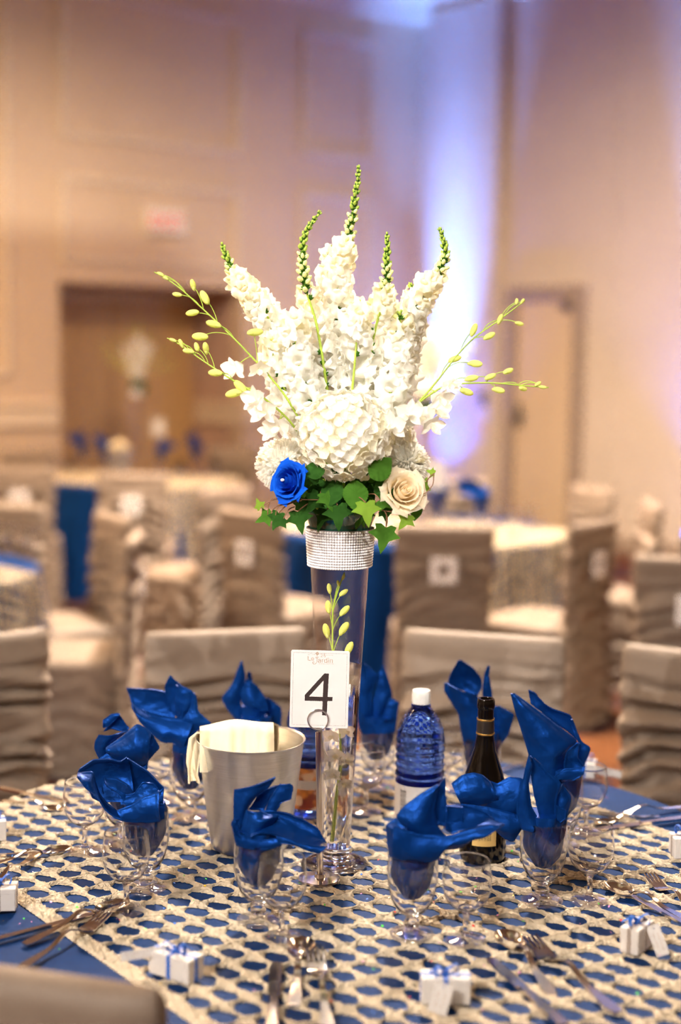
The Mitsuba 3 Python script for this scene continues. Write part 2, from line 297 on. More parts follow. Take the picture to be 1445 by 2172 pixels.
# unseen ceiling lamps above the frame, placed to light walls and tables
def panel(s, t, w, L, col, name='ceiling_light', label='', cat='ceiling light', group='unseen pendant lights', zl=CEILING_Z):
    k = thing(name, label, cat, group); a, b = zl - .06, zl
    part(k, 'frame', cat_([rbox(s - w / 2 - .05, s + w / 2 + .05, t - w / 2 - .05, t - w / 2, a, b), rbox(s - w / 2 - .05, s + w / 2 + .05, t + w / 2, t + w / 2 + .05, a, b),
                           rbox(s - w / 2 - .05, s - w / 2, t - w / 2, t + w / 2, a, b), rbox(s + w / 2, s + w / 2 + .05, t - w / 2, t + w / 2, a, b), rbox(s - w / 2, s + w / 2, t - w / 2, t + w / 2, b - .02, b)]), 'trim_cream')
    if zl < CEILING_Z:
        for da in (-1, 1): part(k, 'rod', rbox(s + da * w * .3 - .01, s + da * w * .3 + .01, t - .01, t + .01, b, CEILING_Z), 'dark_metal')
    z = zl - .03; q = np.array([[s - w / 2, t - w / 2], [s + w / 2, t - w / 2], [s + w / 2, t + w / 2], [s - w / 2, t + w / 2]])
    m = room(trimesh.Trimesh(np.c_[q, [z] * 4], [[0, 2, 1], [0, 3, 2]], process=False))
    kk = part(k, 'diffuser', m, 'white_plastic'); scene[kk]['emitter'] = {'type': 'area', 'radiance': rgb(*(L * col))}
for s, t, q, where in ((5.0, 5.0, 1.2, 'over the right table'), (10.5, 5.2, 1.2, 'left of the left table'), (7.8, 2.3, .85, 'left of the alcove'), (3.2, 9.5, .4, 'near the right wall'), (14.5, 10.0, .5, 'near the left wall')): panel(s, t, 1.2, PANEL_L * q, WARM, label=f'unseen square warm pendant panel lighting walls and tables, {where}, above the frame', zl=4.5)
def st(x, y): d = np.array([x, y]) - CO; return d @ DL, d @ DR
panel(*st(.35, 6.5), .36, KEY_L, NEUT, 'unseen_downlight', 'square downlight above the far side of the table, above the frame', 'ceiling light', 'unseen_downlights')  # unseen lamp, placed so shadows on the table fall towards the camera
panel(*st(-3.6, -3.0), 1.5, FRONT_L, COOL, 'ceiling_light', 'white ceiling light panel above the camera, above the frame', 'ceiling light', 'unseen white light panels')  # unseen panel, lights what faces the camera from the front left
# added fill: ceiling pin spots that brighten the centrepiece from the camera's side
PIN_I = 21.0
for x, y, lab in ((-3.4, -1.4, 'left'), (.9, -2.4, 'right'), (-1.3, -3.2, 'middle')):
    o = np.array([x, y, 5.12]); aim = np.array([0.0, 2.42, 1.62]); d = unit(aim - o); k = thing('pin_spot', f'added ceiling pin spot brightening the bouquet from behind the camera, {lab} one of three, above the frame', 'spotlight', 'added pin spots')
    part(k, 'housing', tf(lathe([(0, -.09), (.04, -.09), (.05, -.06), (.055, .05), (.05, .05), (.04, .0), (0, -.02)], 24), frame(d, [0, 0, 1], o)), 'black_plastic', 30)
    part(k, 'bracket', tube([o - d * .05, [o[0], o[1], CEILING_Z]], .012, 8), 'black_plastic', True)
    q = o + d * .06; scene['pin_beam_' + k] = {'type': 'spot', 'cutoff_angle': 10.5, 'beam_width': 3.0, 'intensity': rgb(*(PIN_I * COOL)), 'to_world': T4().look_at(origin=q.tolist(), target=aim.tolist(), up=[0, 0, 1])}
# ================================================================== covered banquet chairs
def chair_back(seed):
    nz, na = 96, 64
    z = np.r_[np.linspace(0, .90, nz - 8), .90 + .032 * np.sin(np.linspace(.2, np.pi / 2, 8))]
    a = np.linspace(0, 2 * np.pi, na, endpoint=False); ca, sa = np.cos(a), np.sin(a)
    ex, ey = np.sign(ca) * np.abs(ca) ** .35, np.sign(sa) * np.abs(sa) ** .6
    G = np.zeros((nz, na, 3))
    for i, zz in enumerate(z):
        k = min(1.0, max(0.0, (zz - .90) / .032)); sh = math.sqrt(max(0, 1 - k * k)) if k else 1.0
        hw = .212 + .006 * math.sin(zz * 9) - .014 * (1 - sh) + .012 * max(0, .45 - zz); th = (.030 + .012 * max(0, (.5 - zz))) * max(sh, .02)
        yc = -.215 - .05 * max(0, zz - .45) - .06 * max(0, .42 - zz)
        x = hw * ex; y = th * ey
        curve = zz * 1.0 + .34 * x ** 2 / .21 * np.clip((.86 - zz) * 3, 0, 1)
        amp = .0155 * np.clip((.885 - zz) / .12, 0, 1)
        nn = fbm(np.stack([x * 4, y * 2 + seed * 3.1, np.full(na, zz * 11)], -1), 3, seed)
        w = np.sin(2 * np.pi * (curve / .058 + 2.2 * nn)) * amp * (.55 + .9 * nn)
        G[i] = np.stack([x * (1 + w * .8), yc + y + np.sign(ey) * np.abs(ey) ** .5 * w * np.where(ey > 0, 1.6, 1.0), np.full(na, zz)], -1)
    m = grid_mesh(G, True); top = len(m.vertices); v = np.vstack([m.vertices, [[0, G[-1, :, 1].mean(), z[-1]]]])
    k = np.arange(na); e = (nz - 1) * na
    return fix(trimesh.Trimesh(v, np.vstack([m.faces, np.c_[e + k, e + (k + 1) % na, k * 0 + top]]), process=False))
def chair_seat(seed):
    na = 72; a = np.linspace(0, 2 * np.pi, na, endpoint=False); ca, sa = np.cos(a), np.sin(a)
    ex, ey = np.sign(ca) * np.abs(ca) ** .42, np.sign(sa) * np.abs(sa) ** .42
    rows = [(z, 1.0) for z in np.linspace(0, .43, 44)] + [(.43 + .05 * math.sin(q), .96 * math.cos(q) ** .5 + .04) for q in np.linspace(.15, 1.5, 10)]
    G = []
    for zz, s in rows:
        hw = (.222 + .02 * max(0, .25 - zz)) * s; x, y = hw * ex, hw * ey + .02
        sw = 0.9 * np.minimum(np.abs(ex), np.abs(ey)) * .12
        nn = fbm(np.stack([x * 5, y * 5 + seed, np.full(na, zz * 8)], -1), 3, seed + 5)
        w = np.sin(2 * np.pi * ((zz * .8 + .35 * ex * .22 + sw) / .075 + 2.0 * nn)) *   .015 * np.clip((.44 - zz) / .12, 0, 1) * (.4 + nn)
        G.append(np.stack([x * (1 + w / .22), (y - .02) * (1 + w / .22) + .02, np.full(na, zz) + 0 * x], -1))
    G = np.array(G); m = grid_mesh(G, True); n = len(m.vertices); v = np.vstack([m.vertices, [[0, .02, .482]]]); k = np.arange(na); e = (len(rows) - 1) * na
    return fix(trimesh.Trimesh(v, np.vstack([m.faces, np.c_[e + k, e + (k + 1) % na, k * 0 + n]]), process=False))
def buckle():
    o = Polygon([(-.036, -.036), (.036, -.036), (.036, .036), (-.036, .036)]).buffer(.006); h = Polygon([(-.018, -.018), (.018, -.018), (.018, .018), (-.018, .018)])
    fr = extr(o.difference(h), .006); st = []
    for i in range(7):
        for j in range(7):
            x, y = (i - 3) * .0115, (j - 3) * .0115
            if max(abs(x), abs(y)) > .022: st.append(ellipsoid(.0048, .0048, .004, (x, y, .006), 1))
    m = cat_([fr] + st); v = np.asarray(m.vertices).copy(); m.vertices = np.c_[-v[:, 0] * 1.35, -.270 - v[:, 2], v[:, 1] * 1.35 + .735]; return m
CB = [P(chair_back(s), 'chair_fabric', 50) for s in (1, 2, 3)]; CS = [P(chair_seat(s), 'chair_fabric', 50) for s in (1, 2)]; CK = P(buckle(), 'rhinestone')
sash = lathe([(.0, .60), (.012, .60), (.012, .87), (0, .87)], 8); 
ci = 0
def chair(back, face, label, group='covered banquet chairs', gem=True):
    global ci; f = unit(np.r_[face, 0][:3]); k = thing('banquet_chair', label, 'chair', group); p = np.array(back[:2]) + f[:2] * .235
    M = mat4((f[1], -f[0], 0), f, (0, 0, 1), (p[0], p[1], 0.001))
    part(k, 'backrest', CB[ci % 3], M=M); part(k, 'seat', CS[ci % 2], M=M)
    if gem: part(k, 'buckle', CK, M=M, label='square rhinestone buckle')
    ci += 1; return k
MC = np.array([.02, 2.43]); TL, T3, TR = np.array([-2.0, 5.75]), np.array([-1.5, 10.2]), np.array([.43, 7.4])
def to(c, p): return np.asarray(c) - np.asarray(p)[:2]
def bk(x, y): return onz(x, y, .93)
b = bk(480, 1338); chair(b, to(MC, b), 'taupe covered chair on the far side of the main table, behind the metal bucket', 'chairs around the main table')
b = bk(1026, 1346); chair(b, to(MC, b), 'taupe covered chair on the far side of the main table, behind the blue water bottle', 'chairs around the main table')
b = bk(1500, 1386); chair(b, (-.50, -.86), 'taupe covered chair cut by the right edge, at the main table', 'chairs around the main table')
b = bk(-62, 1352); chair(b, to(MC, b), 'brown shaded covered chair cut by the left edge, at the main table', 'chairs around the main table')
b = bk(-12, 2050); q0, q1 = bk(20, 2040), bk(390, 2092); dv = unit((q1 - q0)[:2]); chair(b, (-dv[1], dv[0]), 'blurred covered chair nearest the camera in the lower left corner', 'chairs around the main table')
chair(bk(283, 1135), (-1, -.05), 'covered chair seen from the side with a wide bright seat, left of the main table', 'chairs around the left table')
chair(bk(240, 1092), (-.86, -.50), 'covered chair with its front turned left, behind the side-on chair', 'chairs around the left table')
chair(bk(14, 1068), (-.35, -.94), 'covered chair behind the left table, cut by the left edge', 'chairs around the left table')
chair(bk(281, 1003), (.02, 1), 'dark grey covered chair with a round-looking buckle, back turned, before the far left table', 'chairs around the far left table')
chair(bk(42, 992), (-.1, 1), 'dark grey covered chair with a buckle at the left edge, before the far left table', 'chairs around the far left table')
chair(bk(478, 1036), (-.80, .55), 'rosy covered chair at the right side of the far left table', 'chairs around the far left table')
chair(onz(60, 955, .93), (.5, -.86), 'small dark chair top beside the alcove, behind the far left table', 'chairs around the far left table', False)
chair((-.86, 11.25), (-.4, -.9), 'small dark chair top right of the blue napkins, behind the far left table', 'chairs around the far left table', False)
chair((-.42, 6.62), (.72, .70), 'covered chair with a gathered back and bright buckle left of the vase', 'chairs around the right table')
chair(bk(943, 1114), (.03, 1), 'wide covered chair back with a square buckle, right of the vase', 'chairs around the right table')
chair(bk(1258, 1105), (-.80, .60), 'mauve covered chair back with a buckle, right of the right table', 'chairs around the right table')
chair(bk(1383, 1066), (-1, .04), 'covered chair seen from the side, right of the mauve chair back', 'chairs around the right table')
chair(bk(1257, 1034), (-.93, -.36), 'covered chair behind the right table, in front of the service door', 'chairs around the right table', False)
chair((.68, 8.55), (-.1, -1), 'dark chair between the blue napkins at the far side of the right table', 'chairs around the right table', False)
chair(bk(1472, 1182), (.2, 1), 'mauve covered chair cut by the right edge, beyond the main table', 'covered banquet chairs')

# ================================================================== round tables: floor-length blue satin cloths
def table_cloth(R, seed, top=.758):
    n = 180; a = np.arange(n) * 2 * np.pi / n
    rows = [(0.001, 0)] + [(r, 0) for r in np.linspace(.1, R - .012, 9)] + [(R - .012 + .014 * math.sin(q), -.014 * (1 - math.cos(q))) for q in np.linspace(.3, 1.57, 5)] + [(R + .002, z) for z in np.linspace(-.03, -top + .012, 22)]
    G = []
    for r, z in rows:
        d = max(0, -z - .014); w = .045 * min(1, d / .45) * (np.sin(13 * a + seed + .5 * np.sin(3 * a + seed)) + .5 * np.sin(29 * a + 2 * seed)) + .10 * d
        rr = r + (w if r > R * .98 else 0) + 0 * a
        G.append(np.stack([rr * np.cos(a), rr * np.sin(a), np.full(n, top + z)], -1))
    return grid_mesh(np.array(G), True)
def table_board(R): return lathe([(0, .722), (R - .012, .722), (R - .004, .73), (R - .004, .748), (R - .012, .752), (0, .752)], 64)
def table(c, R, label, seed, clabel):
    k = thing('round_table', label, 'table', 'round banquet tables'); M = mat4(o=(c[0], c[1], 0))
    part(k, 'tabletop', table_board(R), 'wood_gold', 40, M); 
    part(k, 'pedestal', lathe([(0, .001), (.30, .001), (.30, .02), (.05, .05), (.04, .1), (.04, .70), (.2, .722), (0, .722)], 32), 'dark_metal', 40, M)
    m = fix(table_cloth(R, seed)); one('tablecloth', m, 'cloth_blue', clabel, 'tablecloth', 'blue satin tablecloths', 60, M)
RM = .756
table(MC, RM, 'main round banquet table under a blue satin cloth', 1, 'blue satin cloth on the main table, showing through the crochet runner')
table(TL, .76, 'round table under blue cloth cut by the left edge', 2, 'blue cloth hanging from the table cut by the left edge')
table(T3, .76, 'far round table in front of the alcove', 3, 'dark blue cloth on the far table in front of the alcove')
table(TR, .76, 'round table behind the vase, before the service door', 4, 'dark blue cloth on the table behind the vase')

# ================================================================== crochet runners
AU, BU = unit([.785, .62]), unit([.62, -.785])
def runner(R, a0, a1, b0, b1, cell=(.0425, .055), per=8, nr=5, h=.0045, ztop=.7585, hang=.0, seed=1):
    """open trellis: one ring of mesh per cell, between the cell's border and its rounded hexagonal hole; laid over a round table, hanging past its edge."""
    g = np.random.default_rng(seed); pa, pb = cell; na, nb = int(round((a1 - a0) / pa)), int(round((b1 - b0) / pb)); pa, pb = (a1 - a0) / na, (b1 - b0) / nb
    e = np.linspace(-1, 1, per, endpoint=False); sq = np.vstack([np.c_[e, -1 + 0 * e], np.c_[1 + 0 * e, e], np.c_[-e, 1 + 0 * e], np.c_[-1 + 0 * e, -e]])
    ph = np.arctan2(sq[:, 1] * pb, sq[:, 0] * pa); nt = len(sq); t = np.linspace(0, 1, nr + 1)
    V, Fc, off = [], [], 0
    i, j = np.meshgrid(np.arange(nr), np.arange(nt), indexing='ij')
    q = np.stack([i * nt + j, (i + 1) * nt + j, (i + 1) * nt + (j + 1) % nt, i * nt + (j + 1) % nt], -1).reshape(-1, 4); f0 = np.vstack([q[:, [0, 1, 2]], q[:, [0, 2, 3]]])
    for ia in range(na):
        for ib in range(nb):
            ca, cb = a0 + (ia + .5) * pa, b0 + (ib + .5) * pb
            if ca * ca + cb * cb > (R + hang + .05) ** 2 and abs(cb) > math.sqrt(max(0, R * R - ca * ca)) + hang: continue
            solid = ia in (0, na - 1) and False
            sa, sb = .0182 * (1 + .10 * g.normal()), .0252 * (1 + .07 * g.normal()); sk = .25 + .22 * g.normal()
            c, s = np.cos(ph), np.sin(ph); p = 1.5
            rad = 1 / ((np.abs(c / sa) ** p + np.abs((s - sk * c * .4) / sb) ** p) ** (1 / p)) * (1 + .07 * g.normal(size=nt))
            hole = np.c_[rad * c, rad * s] + g.normal(size=2) * .0012; bord = sq * [pa / 2, pb / 2]
            G = bord[None] * (1 - t[:, None, None]) + hole[None] * t[:, None, None]
            z = h * np.sqrt(np.clip(1 - t ** 2.4, 0, 1))[:, None] + 0 * G[..., 0]
            A, B = ca + G[..., 0], cb + G[..., 1]
            V.append(np.stack([A, B, z], -1).reshape(-1, 3)); Fc.append(f0 + off); off += nt * (nr + 1)
    for sgn, ae in ((-1, a0), (1, a1)):               # worked border along both long edges
        nb2 = int((b1 - b0) / .0055); bb = np.linspace(b0, b1, nb2); tt = np.linspace(0, 1, 8)
        A = ae + sgn * (tt[:, None] * .025 - .004) + 0 * bb[None]; B = bb[None] + .5 * sgn * (A - ae)
        z = h * 1.05 * np.sqrt(np.clip(1 - tt[:, None] ** 6, 0, 1)) + .0012 * np.sin(bb[None] * 2 * np.pi / .011)
        keep = np.abs(bb) < np.sqrt(np.maximum(0, R * R - ae * ae)) + hang + 1
        A, B, z = A[:, keep], B[:, keep], np.broadcast_to(z, A.shape)[:, keep]
        m = grid_mesh(np.stack([A, B, z], -1)); fc = m.faces if sgn < 0 else m.faces
        V.append(np.asarray(m.vertices)); Fc.append(np.asarray(fc) + off); off += len(m.vertices)
    V, Fc = np.vstack(V), np.vstack(Fc)
    # yarn: stitches along both directions, and loose lumps
    A, B, z = V.T; st = .0016 * np.sin(2 * np.pi * (A + .6 * B) / .0085) * np.sin(2 * np.pi * (B - .6 * A) / .0095) + .0040 * (fbm(np.c_[A * 210, B * 210, 0 * A], 2, seed) - .5)
    z = np.maximum(z + st * np.clip(z / h, 0, 1) + .0002, .0002)
    bm = np.sqrt(np.maximum(1e-6, R * R - np.minimum(A * A, R * R * .98))); over = np.clip(np.abs(B) - bm, 0, None); Bc = np.clip(B, -bm, bm)
    nrm = np.stack([A, Bc], -1); nrm /= np.linalg.norm(nrm, axis=1, keepdims=True)
    bend = np.clip(over / .012, 0, 1); xy = A[:, None] * AU + Bc[:, None] * BU + (nrm[:, :1] * AU + nrm[:, 1:] * BU) * (bend * (.007 + z) + over * .13 + .012 * np.clip(over / .2, 0, 1) * np.sin(A * 40))[:, None]
    Z = ztop + z * (1 - bend) - np.maximum(0, over - .006)
    m = trimesh.Trimesh(np.c_[xy, Z], Fc, process=False); m.merge_vertices(digits_vertex=5)
    n = m.face_normals; flat = bend[0:len(m.vertices)] if False else None
    if (n[:, 2] * m.area_faces).sum() < 0: m.invert()
    return m
one('crochet_runner', runner(RM, -.522, .587, -.935, .935, hang=.6, h=.0048), 'crochet_yarn', 'cream crochet runner laid across the blue cloth of the main table', 'table runner', 'crochet runners', True, mat4(o=(MC[0], MC[1], 0)))
rb = P(runner(.765, -.5, .5, -1.15, 1.15, per=3, nr=2, hang=.40, seed=2), 'crochet_yarn', True)
one('crochet_runner', rb, None, 'crochet runner hanging over the table cut by the left edge', 'table runner', 'crochet runners', M=rotz(.12, (TL[0], TL[1], 0)))
one('crochet_runner', rb, None, 'pale crochet runner on the far table before the alcove', 'table runner', 'crochet runners', M=rotz(.45, (T3[0], T3[1], 0)))
one('crochet_runner', rb, None, 'crochet runner hanging over the front of the table behind the vase', 'table runner', 'crochet runners', M=rotz(.35, (TR[0], TR[1], 0)))
# ================================================================== on the main table
ZT = .7632                                   # top of the crochet
def lean(o): return mat4(o=(o[0], o[1], ZT))
# ---- goblets and wine glasses
def glass(foot, bowl_out, rim, bowl_in):
    return [('foot', P(lathe(smooth_prof(foot, 24).tolist() + [(0, foot[-1][1])], 56), 'foot_glass', True)),
            ('bowl', P(lathe([(0, bowl_out[0][1])] + smooth_prof(bowl_out, 56).tolist() + [rim] + smooth_prof(bowl_in, 36).tolist(), 64), 'clear_glass', True))]
GOB = glass([(0, .0005), (.034, .0005), (.0345, .0022), (.030, .0045), (.013, .009), (.0095, .0125)], [(.0094, .0127), (.0125, .018), (.0118, .023), (.0092, .027), (.0105, .031), (.019, .037), (.030, .052), (.0365, .073), (.0392, .096), (.0388, .116), (.0372, .137)], (.0366, .1377),
            [(.0360, .137), (.0376, .116), (.0380, .096), (.0352, .074), (.0285, .054), (.017, .0405), (.006, .037), (0, .0365)])
WIN = glass([(0, .0005), (.031, .0005), (.0315, .0018), (.026, .0035), (.009, .008), (.0058, .012)], [(.0057, .0122), (.0050, .018), (.0042, .030), (.0050, .041), (.0085, .0475), (.020, .054), (.0315, .067), (.0372, .085), (.0378, .100), (.0362, .116), (.0348, .129)], (.0344, .1296),
            [(.0340, .129), (.0354, .116), (.0370, .100), (.0364, .085), (.0307, .068), (.019, .0555), (.007, .051), (0, .0505)])
def glassware(name, ps, label, cat, group, M):
    k = thing(name, label, cat, group)
    for n, d in ps: part(k, n, d, None, M=M)
GOBP = {}                                    # foot centres, from the photograph's table plane
for n, (x, y) in dict(n1=(403, 1735), n2=(543, 1668), n3=(800, 1668), n4=(1019, 1706), n5=(1188, 1796), n6=(1150, 1911), n7=(873, 1982), n8=(548, 1953), n9=(309, 1885), n10=(262, 1788)).items(): GOBP[n] = onz(x, y, ZT)
GL = dict(n1='water goblet behind the left side of the metal bucket', n2='water goblet hidden behind the metal bucket', n3='water goblet between the vase and the blue water bottle', n4='water goblet behind the neck of the wine bottle',
          n5='water goblet under the tall pointed napkin at the right', n6='water goblet right of the wine bottle, whose napkin droops to the left', n7='water goblet in front of the blue water bottle', n8='water goblet in front of the metal bucket',
          n9='water goblet at the left, behind a small wine glass', n10='water goblet hidden behind the dark rose-like napkin at the left')
for n, o in GOBP.items(): glassware('water_goblet', GOB, 'clear ' + GL[n], 'goblet', 'water goblets on the main table', lean(o))
for (x, y), lab in {(268, 1931): 'small wine glass in front of the leftmost goblet', (180, 1806): 'small wine glass left of the rose-like blue napkin', (598, 1990): 'small wine glass in front of the goblet before the bucket', (988, 1996): 'small wine glass right of the goblet before the water bottle',
        (1250, 1912): 'small wine glass right of the goblet with the drooping napkin', (1243, 1765): 'small wine glass beside the tall pointed napkin, near the right edge of the cloth', (338, 1700): 'small wine glass between the two napkins at the left, beyond the bucket', (776, 1722): 'small wine glass right behind the foot of the vase',
        (600, 1680): 'small wine glass behind the orange-labelled bottle', (950, 1672): 'small wine glass behind the wine bottle'}.items():
    glassware('wine_glass', WIN, 'clear ' + lab, 'wine glass', 'wine glasses on the main table', lean(onz(x, y, ZT)))
# ---- vase with rhinestone band, water, floating foam holder
VP = np.array([0.0, 2.424]); MV = mat4(o=(VP[0], VP[1], ZT))
vase = thing('trumpet_vase', 'tall tapered clear glass vase in the centre of the main table', 'vase')
part(vase, 'body', lathe(smooth_prof([(.0245, .033), (.0262, .06), (.029, .12), (.0395, .34), (.0495, .52), (.0535, .60), (.0585, .614), (.0625, .624)], 60), 72), 'vase_glass', True, MV)
part(vase, 'foot', lathe(smooth_prof([(0, .0005), (.0545, .0005), (.0555, .003), (.050, .006), (.030, .011), (.0235, .019), (.0240, .028), (.0246, .0325)], 40).tolist() + [(0, .0326)], 72), 'clear_glass', True, MV)
part(vase, 'water', lathe([(0, .0335)] + smooth_prof([(.0240, .0340), (.0257, .06), (.0285, .12), (.0390, .34), (.0396, .355)], 30).tolist() + [(0, .355)], 64), 'water', 35, MV, label='clear water filling the lower half')
part(vase, 'rim', tube(np.c_[.0625 * np.cos(np.linspace(0, 2 * np.pi, 73)), .0625 * np.sin(np.linspace(0, 2 * np.pi, 73)), np.full(73, .624)], .0012, 6, False), 'clear_glass', True, MV)
band = thing('rhinestone_band', 'wide band of rhinestone rows wrapped around the top of the vase', 'band')
def rad_at(z): return np.interp(z, [.52, .60], [.0505, .0555]) + .0022
part(band, 'backing', lathe([(rad_at(.530), .530), (rad_at(.597) + .001, .597), (rad_at(.597) - .001, .597), (rad_at(.530) - .0015, .530), (rad_at(.530), .530)], 72), 'ink_grey', True, MV)
dome = trimesh.creation.icosphere(subdivisions=1); dv, df, vs, fs = np.asarray(dome.vertices), np.asarray(dome.faces), [], []
for i in range(14):
    z = .5325 + i * .0047; r = rad_at(z) + .0011
    for k in range(78):
        a = 2 * np.pi * k / 78; vs.append(dv * .00215 + [r * math.cos(a), r * math.sin(a), z]); fs.append(df + 42 * (i * 78 + k))
part(band, 'rhinestones', trimesh.Trimesh(np.vstack(vs), np.vstack(fs), process=False), 'rhinestone', False, MV, label='rows of small round clear rhinestones', kind='stuff')
# ---- table number on its stand
SP = onz(679, 1867, ZT); st_ = thing('card_stand', 'slim metal stand with a wire ring holding the table number', 'stand')
MS = mat4(o=SP)
part(st_, 'base', lathe([(0, .0003), (.0335, .0003), (.0345, .002), (.0335, .0045), (.010, .0062), (.0085, .012), (0, .012)], 56), 'steel', 30, MS)
top = at(675, 1552, SP[1]); part(st_, 'pole', tube([SP + [0, 0, .006], SP * .5 + top * .5, top], [.0052, .0050, .0047], 14), 'steel', True)
rc = at(675, 1526, SP[1] - .004); ga = np.linspace(-1.5, 4.9, 40)
part(st_, 'ring', tube(np.c_[rc[0] + .0172 * np.cos(ga), rc[1] - .0012 * (ga > 9), rc[2] + .0172 * np.sin(ga)] - [0, .002, 0], .0013, 8), 'chrome', True)
rg2 = tube(np.c_[rc[0] + .0172 * np.cos(ga), rc[1] + .0085 + 0 * ga, rc[2] + .0172 * np.sin(ga)], .0013, 8); part(st_, 'ring', rg2, 'chrome', True)
cc = at(678, 1462, SP[1]); card = thing('table_number_card', 'white laminated card with a large black number 4', 'table number')
CW, CHh = .0985, .1305; tx = unit([1, 0, -.012]); tz = unit(np.cross(tx, [0, -1, 0.0])); tz = tz if tz[2] > 0 else -tz
MCd = mat4(tx, unit([.012, .06, 1]), np.cross(tx, unit([.012, .06, 1])), cc)
pl = Polygon([(-CW / 2, -CHh / 2), (CW / 2, -CHh / 2), (CW / 2, CHh / 2), (-CW / 2, CHh / 2)]).buffer(-.003).buffer(.003)
part(card, 'board', extr(pl, .0026, -.0026), 'card_white', False, MCd)
bd = Polygon([(-CW / 2 + .004, -CHh / 2 + .004), (CW / 2 - .004, -CHh / 2 + .004), (CW / 2 - .004, CHh / 2 - .004), (-CW / 2 + .004, CHh / 2 - .004)])
part(card, 'border_line', extr(bd.difference(bd.buffer(-.0005)), .00015), 'ink_grey', False, MCd)
def cz(x, y): return ((x - 685) / 9.03 * .000803, -(y - 830) / 9.03 * .00084)
four = Polygon([cz(*q) for q in [(768, 540), (855, 540), (842, 965), (935, 965), (933, 1038), (840, 1040), (834, 1305), (745, 1300), (750, 1045), (410, 1045), (410, 940)]], [[cz(*q) for q in [(757, 668), (750, 968), (490, 965)]]])
part(card, 'numeral', extr(four, .0003), 'ink_black', False, MCd, label='large black figure 4')
lg = []
def txt(t, h, x, y): m = text_mesh(t, h, .0002); b = m.bounds; m.apply_translation([cz(x, y)[0] - b[0, 0], cz(x, y)[1], 0]); return m
lg += [txt('L', .0079, 450, 313), txt('e', .0072, 512, 313), txt('ardin', .0080, 640, 345), txt('25', .0056, 690, 245)]
J = unary_union([LineString([cz(*q) for q in [(598, 262), (622, 262), (622, 320), (612, 355), (585, 376), (556, 370), (540, 350), (556, 330), (580, 345)]]).buffer(.0004)]); lg.append(extr(J, .0002))
fl = unary_union([Point(cz(625, 182)).buffer(.0026), LineString([cz(625, 200), cz(625, 268)]).buffer(.0004)] + [Polygon([cz(625, 268), cz(625 + s * 34, 232), cz(625 + s * 22, 262)]) for s in (-1, 1)]).difference(Point(cz(625, 176)).buffer(.0009)); lg.append(extr(fl, .0002))
for a, b, y in ((450, 590, 204), (660, 690, 204), (790, 930, 206), (650, 935, 366)): lg.append(extr(LineString([cz(a, y), cz(b, y)]).buffer(.00018), .0002))
part(card, 'lettering', cat_(lg), 'ink_brown', False, MCd, label='small brown words Le Jardin with 25 and a rose')
# ---- metal bucket with a cream cloth
BP = onz(531, 1793, ZT); MB = mat4(o=BP); bu = thing('ice_bucket', 'brushed aluminium ice bucket left of the vase', 'bucket')
bo = [(0, .0005), (.066, .0005), (.0705, .003), (.0725, .010)] + [(.0725 + .0235 * q, .010 + .185 * q) for q in np.linspace(.05, 1, 12)] + [(.0985, .1985), (.0990, .2000), (.0980, .2008), (.0950, .1985)] + [(.0945 - .0235 * q, .195 - .183 * q) for q in np.linspace(.02, 1, 8)] + [(0, .0105)]
part(bu, 'body', lathe(bo, 96), 'aluminium', 30, MB)
def cloth_lump():
    Y = BP[1]
    rows = []                               # front fold rises out of the bucket, bends over the top and falls behind
    for (y0, ys, d) in [(1640, 0, -.055), (1612, 0, -.052), (1585, 0, -.046), (1554, 0, -.034), (1537, 0, -.012), (1530, 0, .012), (1536, 0, .036), (1564, 0, .052), (1610, 0, .058)]:
        xs = np.linspace(0, 1, 26); px = 424 + xs * 156 + (10 if d > .03 else 0); py = y0 + 6 * np.sin(xs * 9 + d * 40) * .35 + 5 * (xs - .6) ** 2 * 6 * (1 if d > -.03 else 0)
        rows.append([at(a, b, Y + d + .006 * math.sin(a * .09 + d * 30) + .003 * math.sin(a * .23)) for a, b in zip(px, py)])
    A = thick(np.array(rows), .004)
    rows = []                               # end of the cloth hanging over the rim at the left
    pth = [(452, 1572, .02), (438, 1556, .012), (424, 1554, .004), (414, 1566, -.002), (411, 1592, -.006), (409, 1618, -.008), (409, 1640, -.010), (412, 1656, -.012)]
    for i, (x, y, d) in enumerate(pth):
        t = min(1, i / 4); q = np.linspace(-1, 1, 12); rows.append([at(x + (11 + 2 * (i % 2)) * a * t + 2 * math.sin(a * 5 + i), y + 4 * a * a * (i > 5) * (1 + math.sin(i)), BP[1] + d + a * .035 * (1 - t) + .005 * t * math.sin(a * 6 + i * .7)) for a in q])
    return cat_([A, thick(np.array(rows), .0035)])
one('linen_cloth', cloth_lump(), 'linen_cream', 'cream linen cloth folded over the rim of the ice bucket', 'cloth', smooth=55)
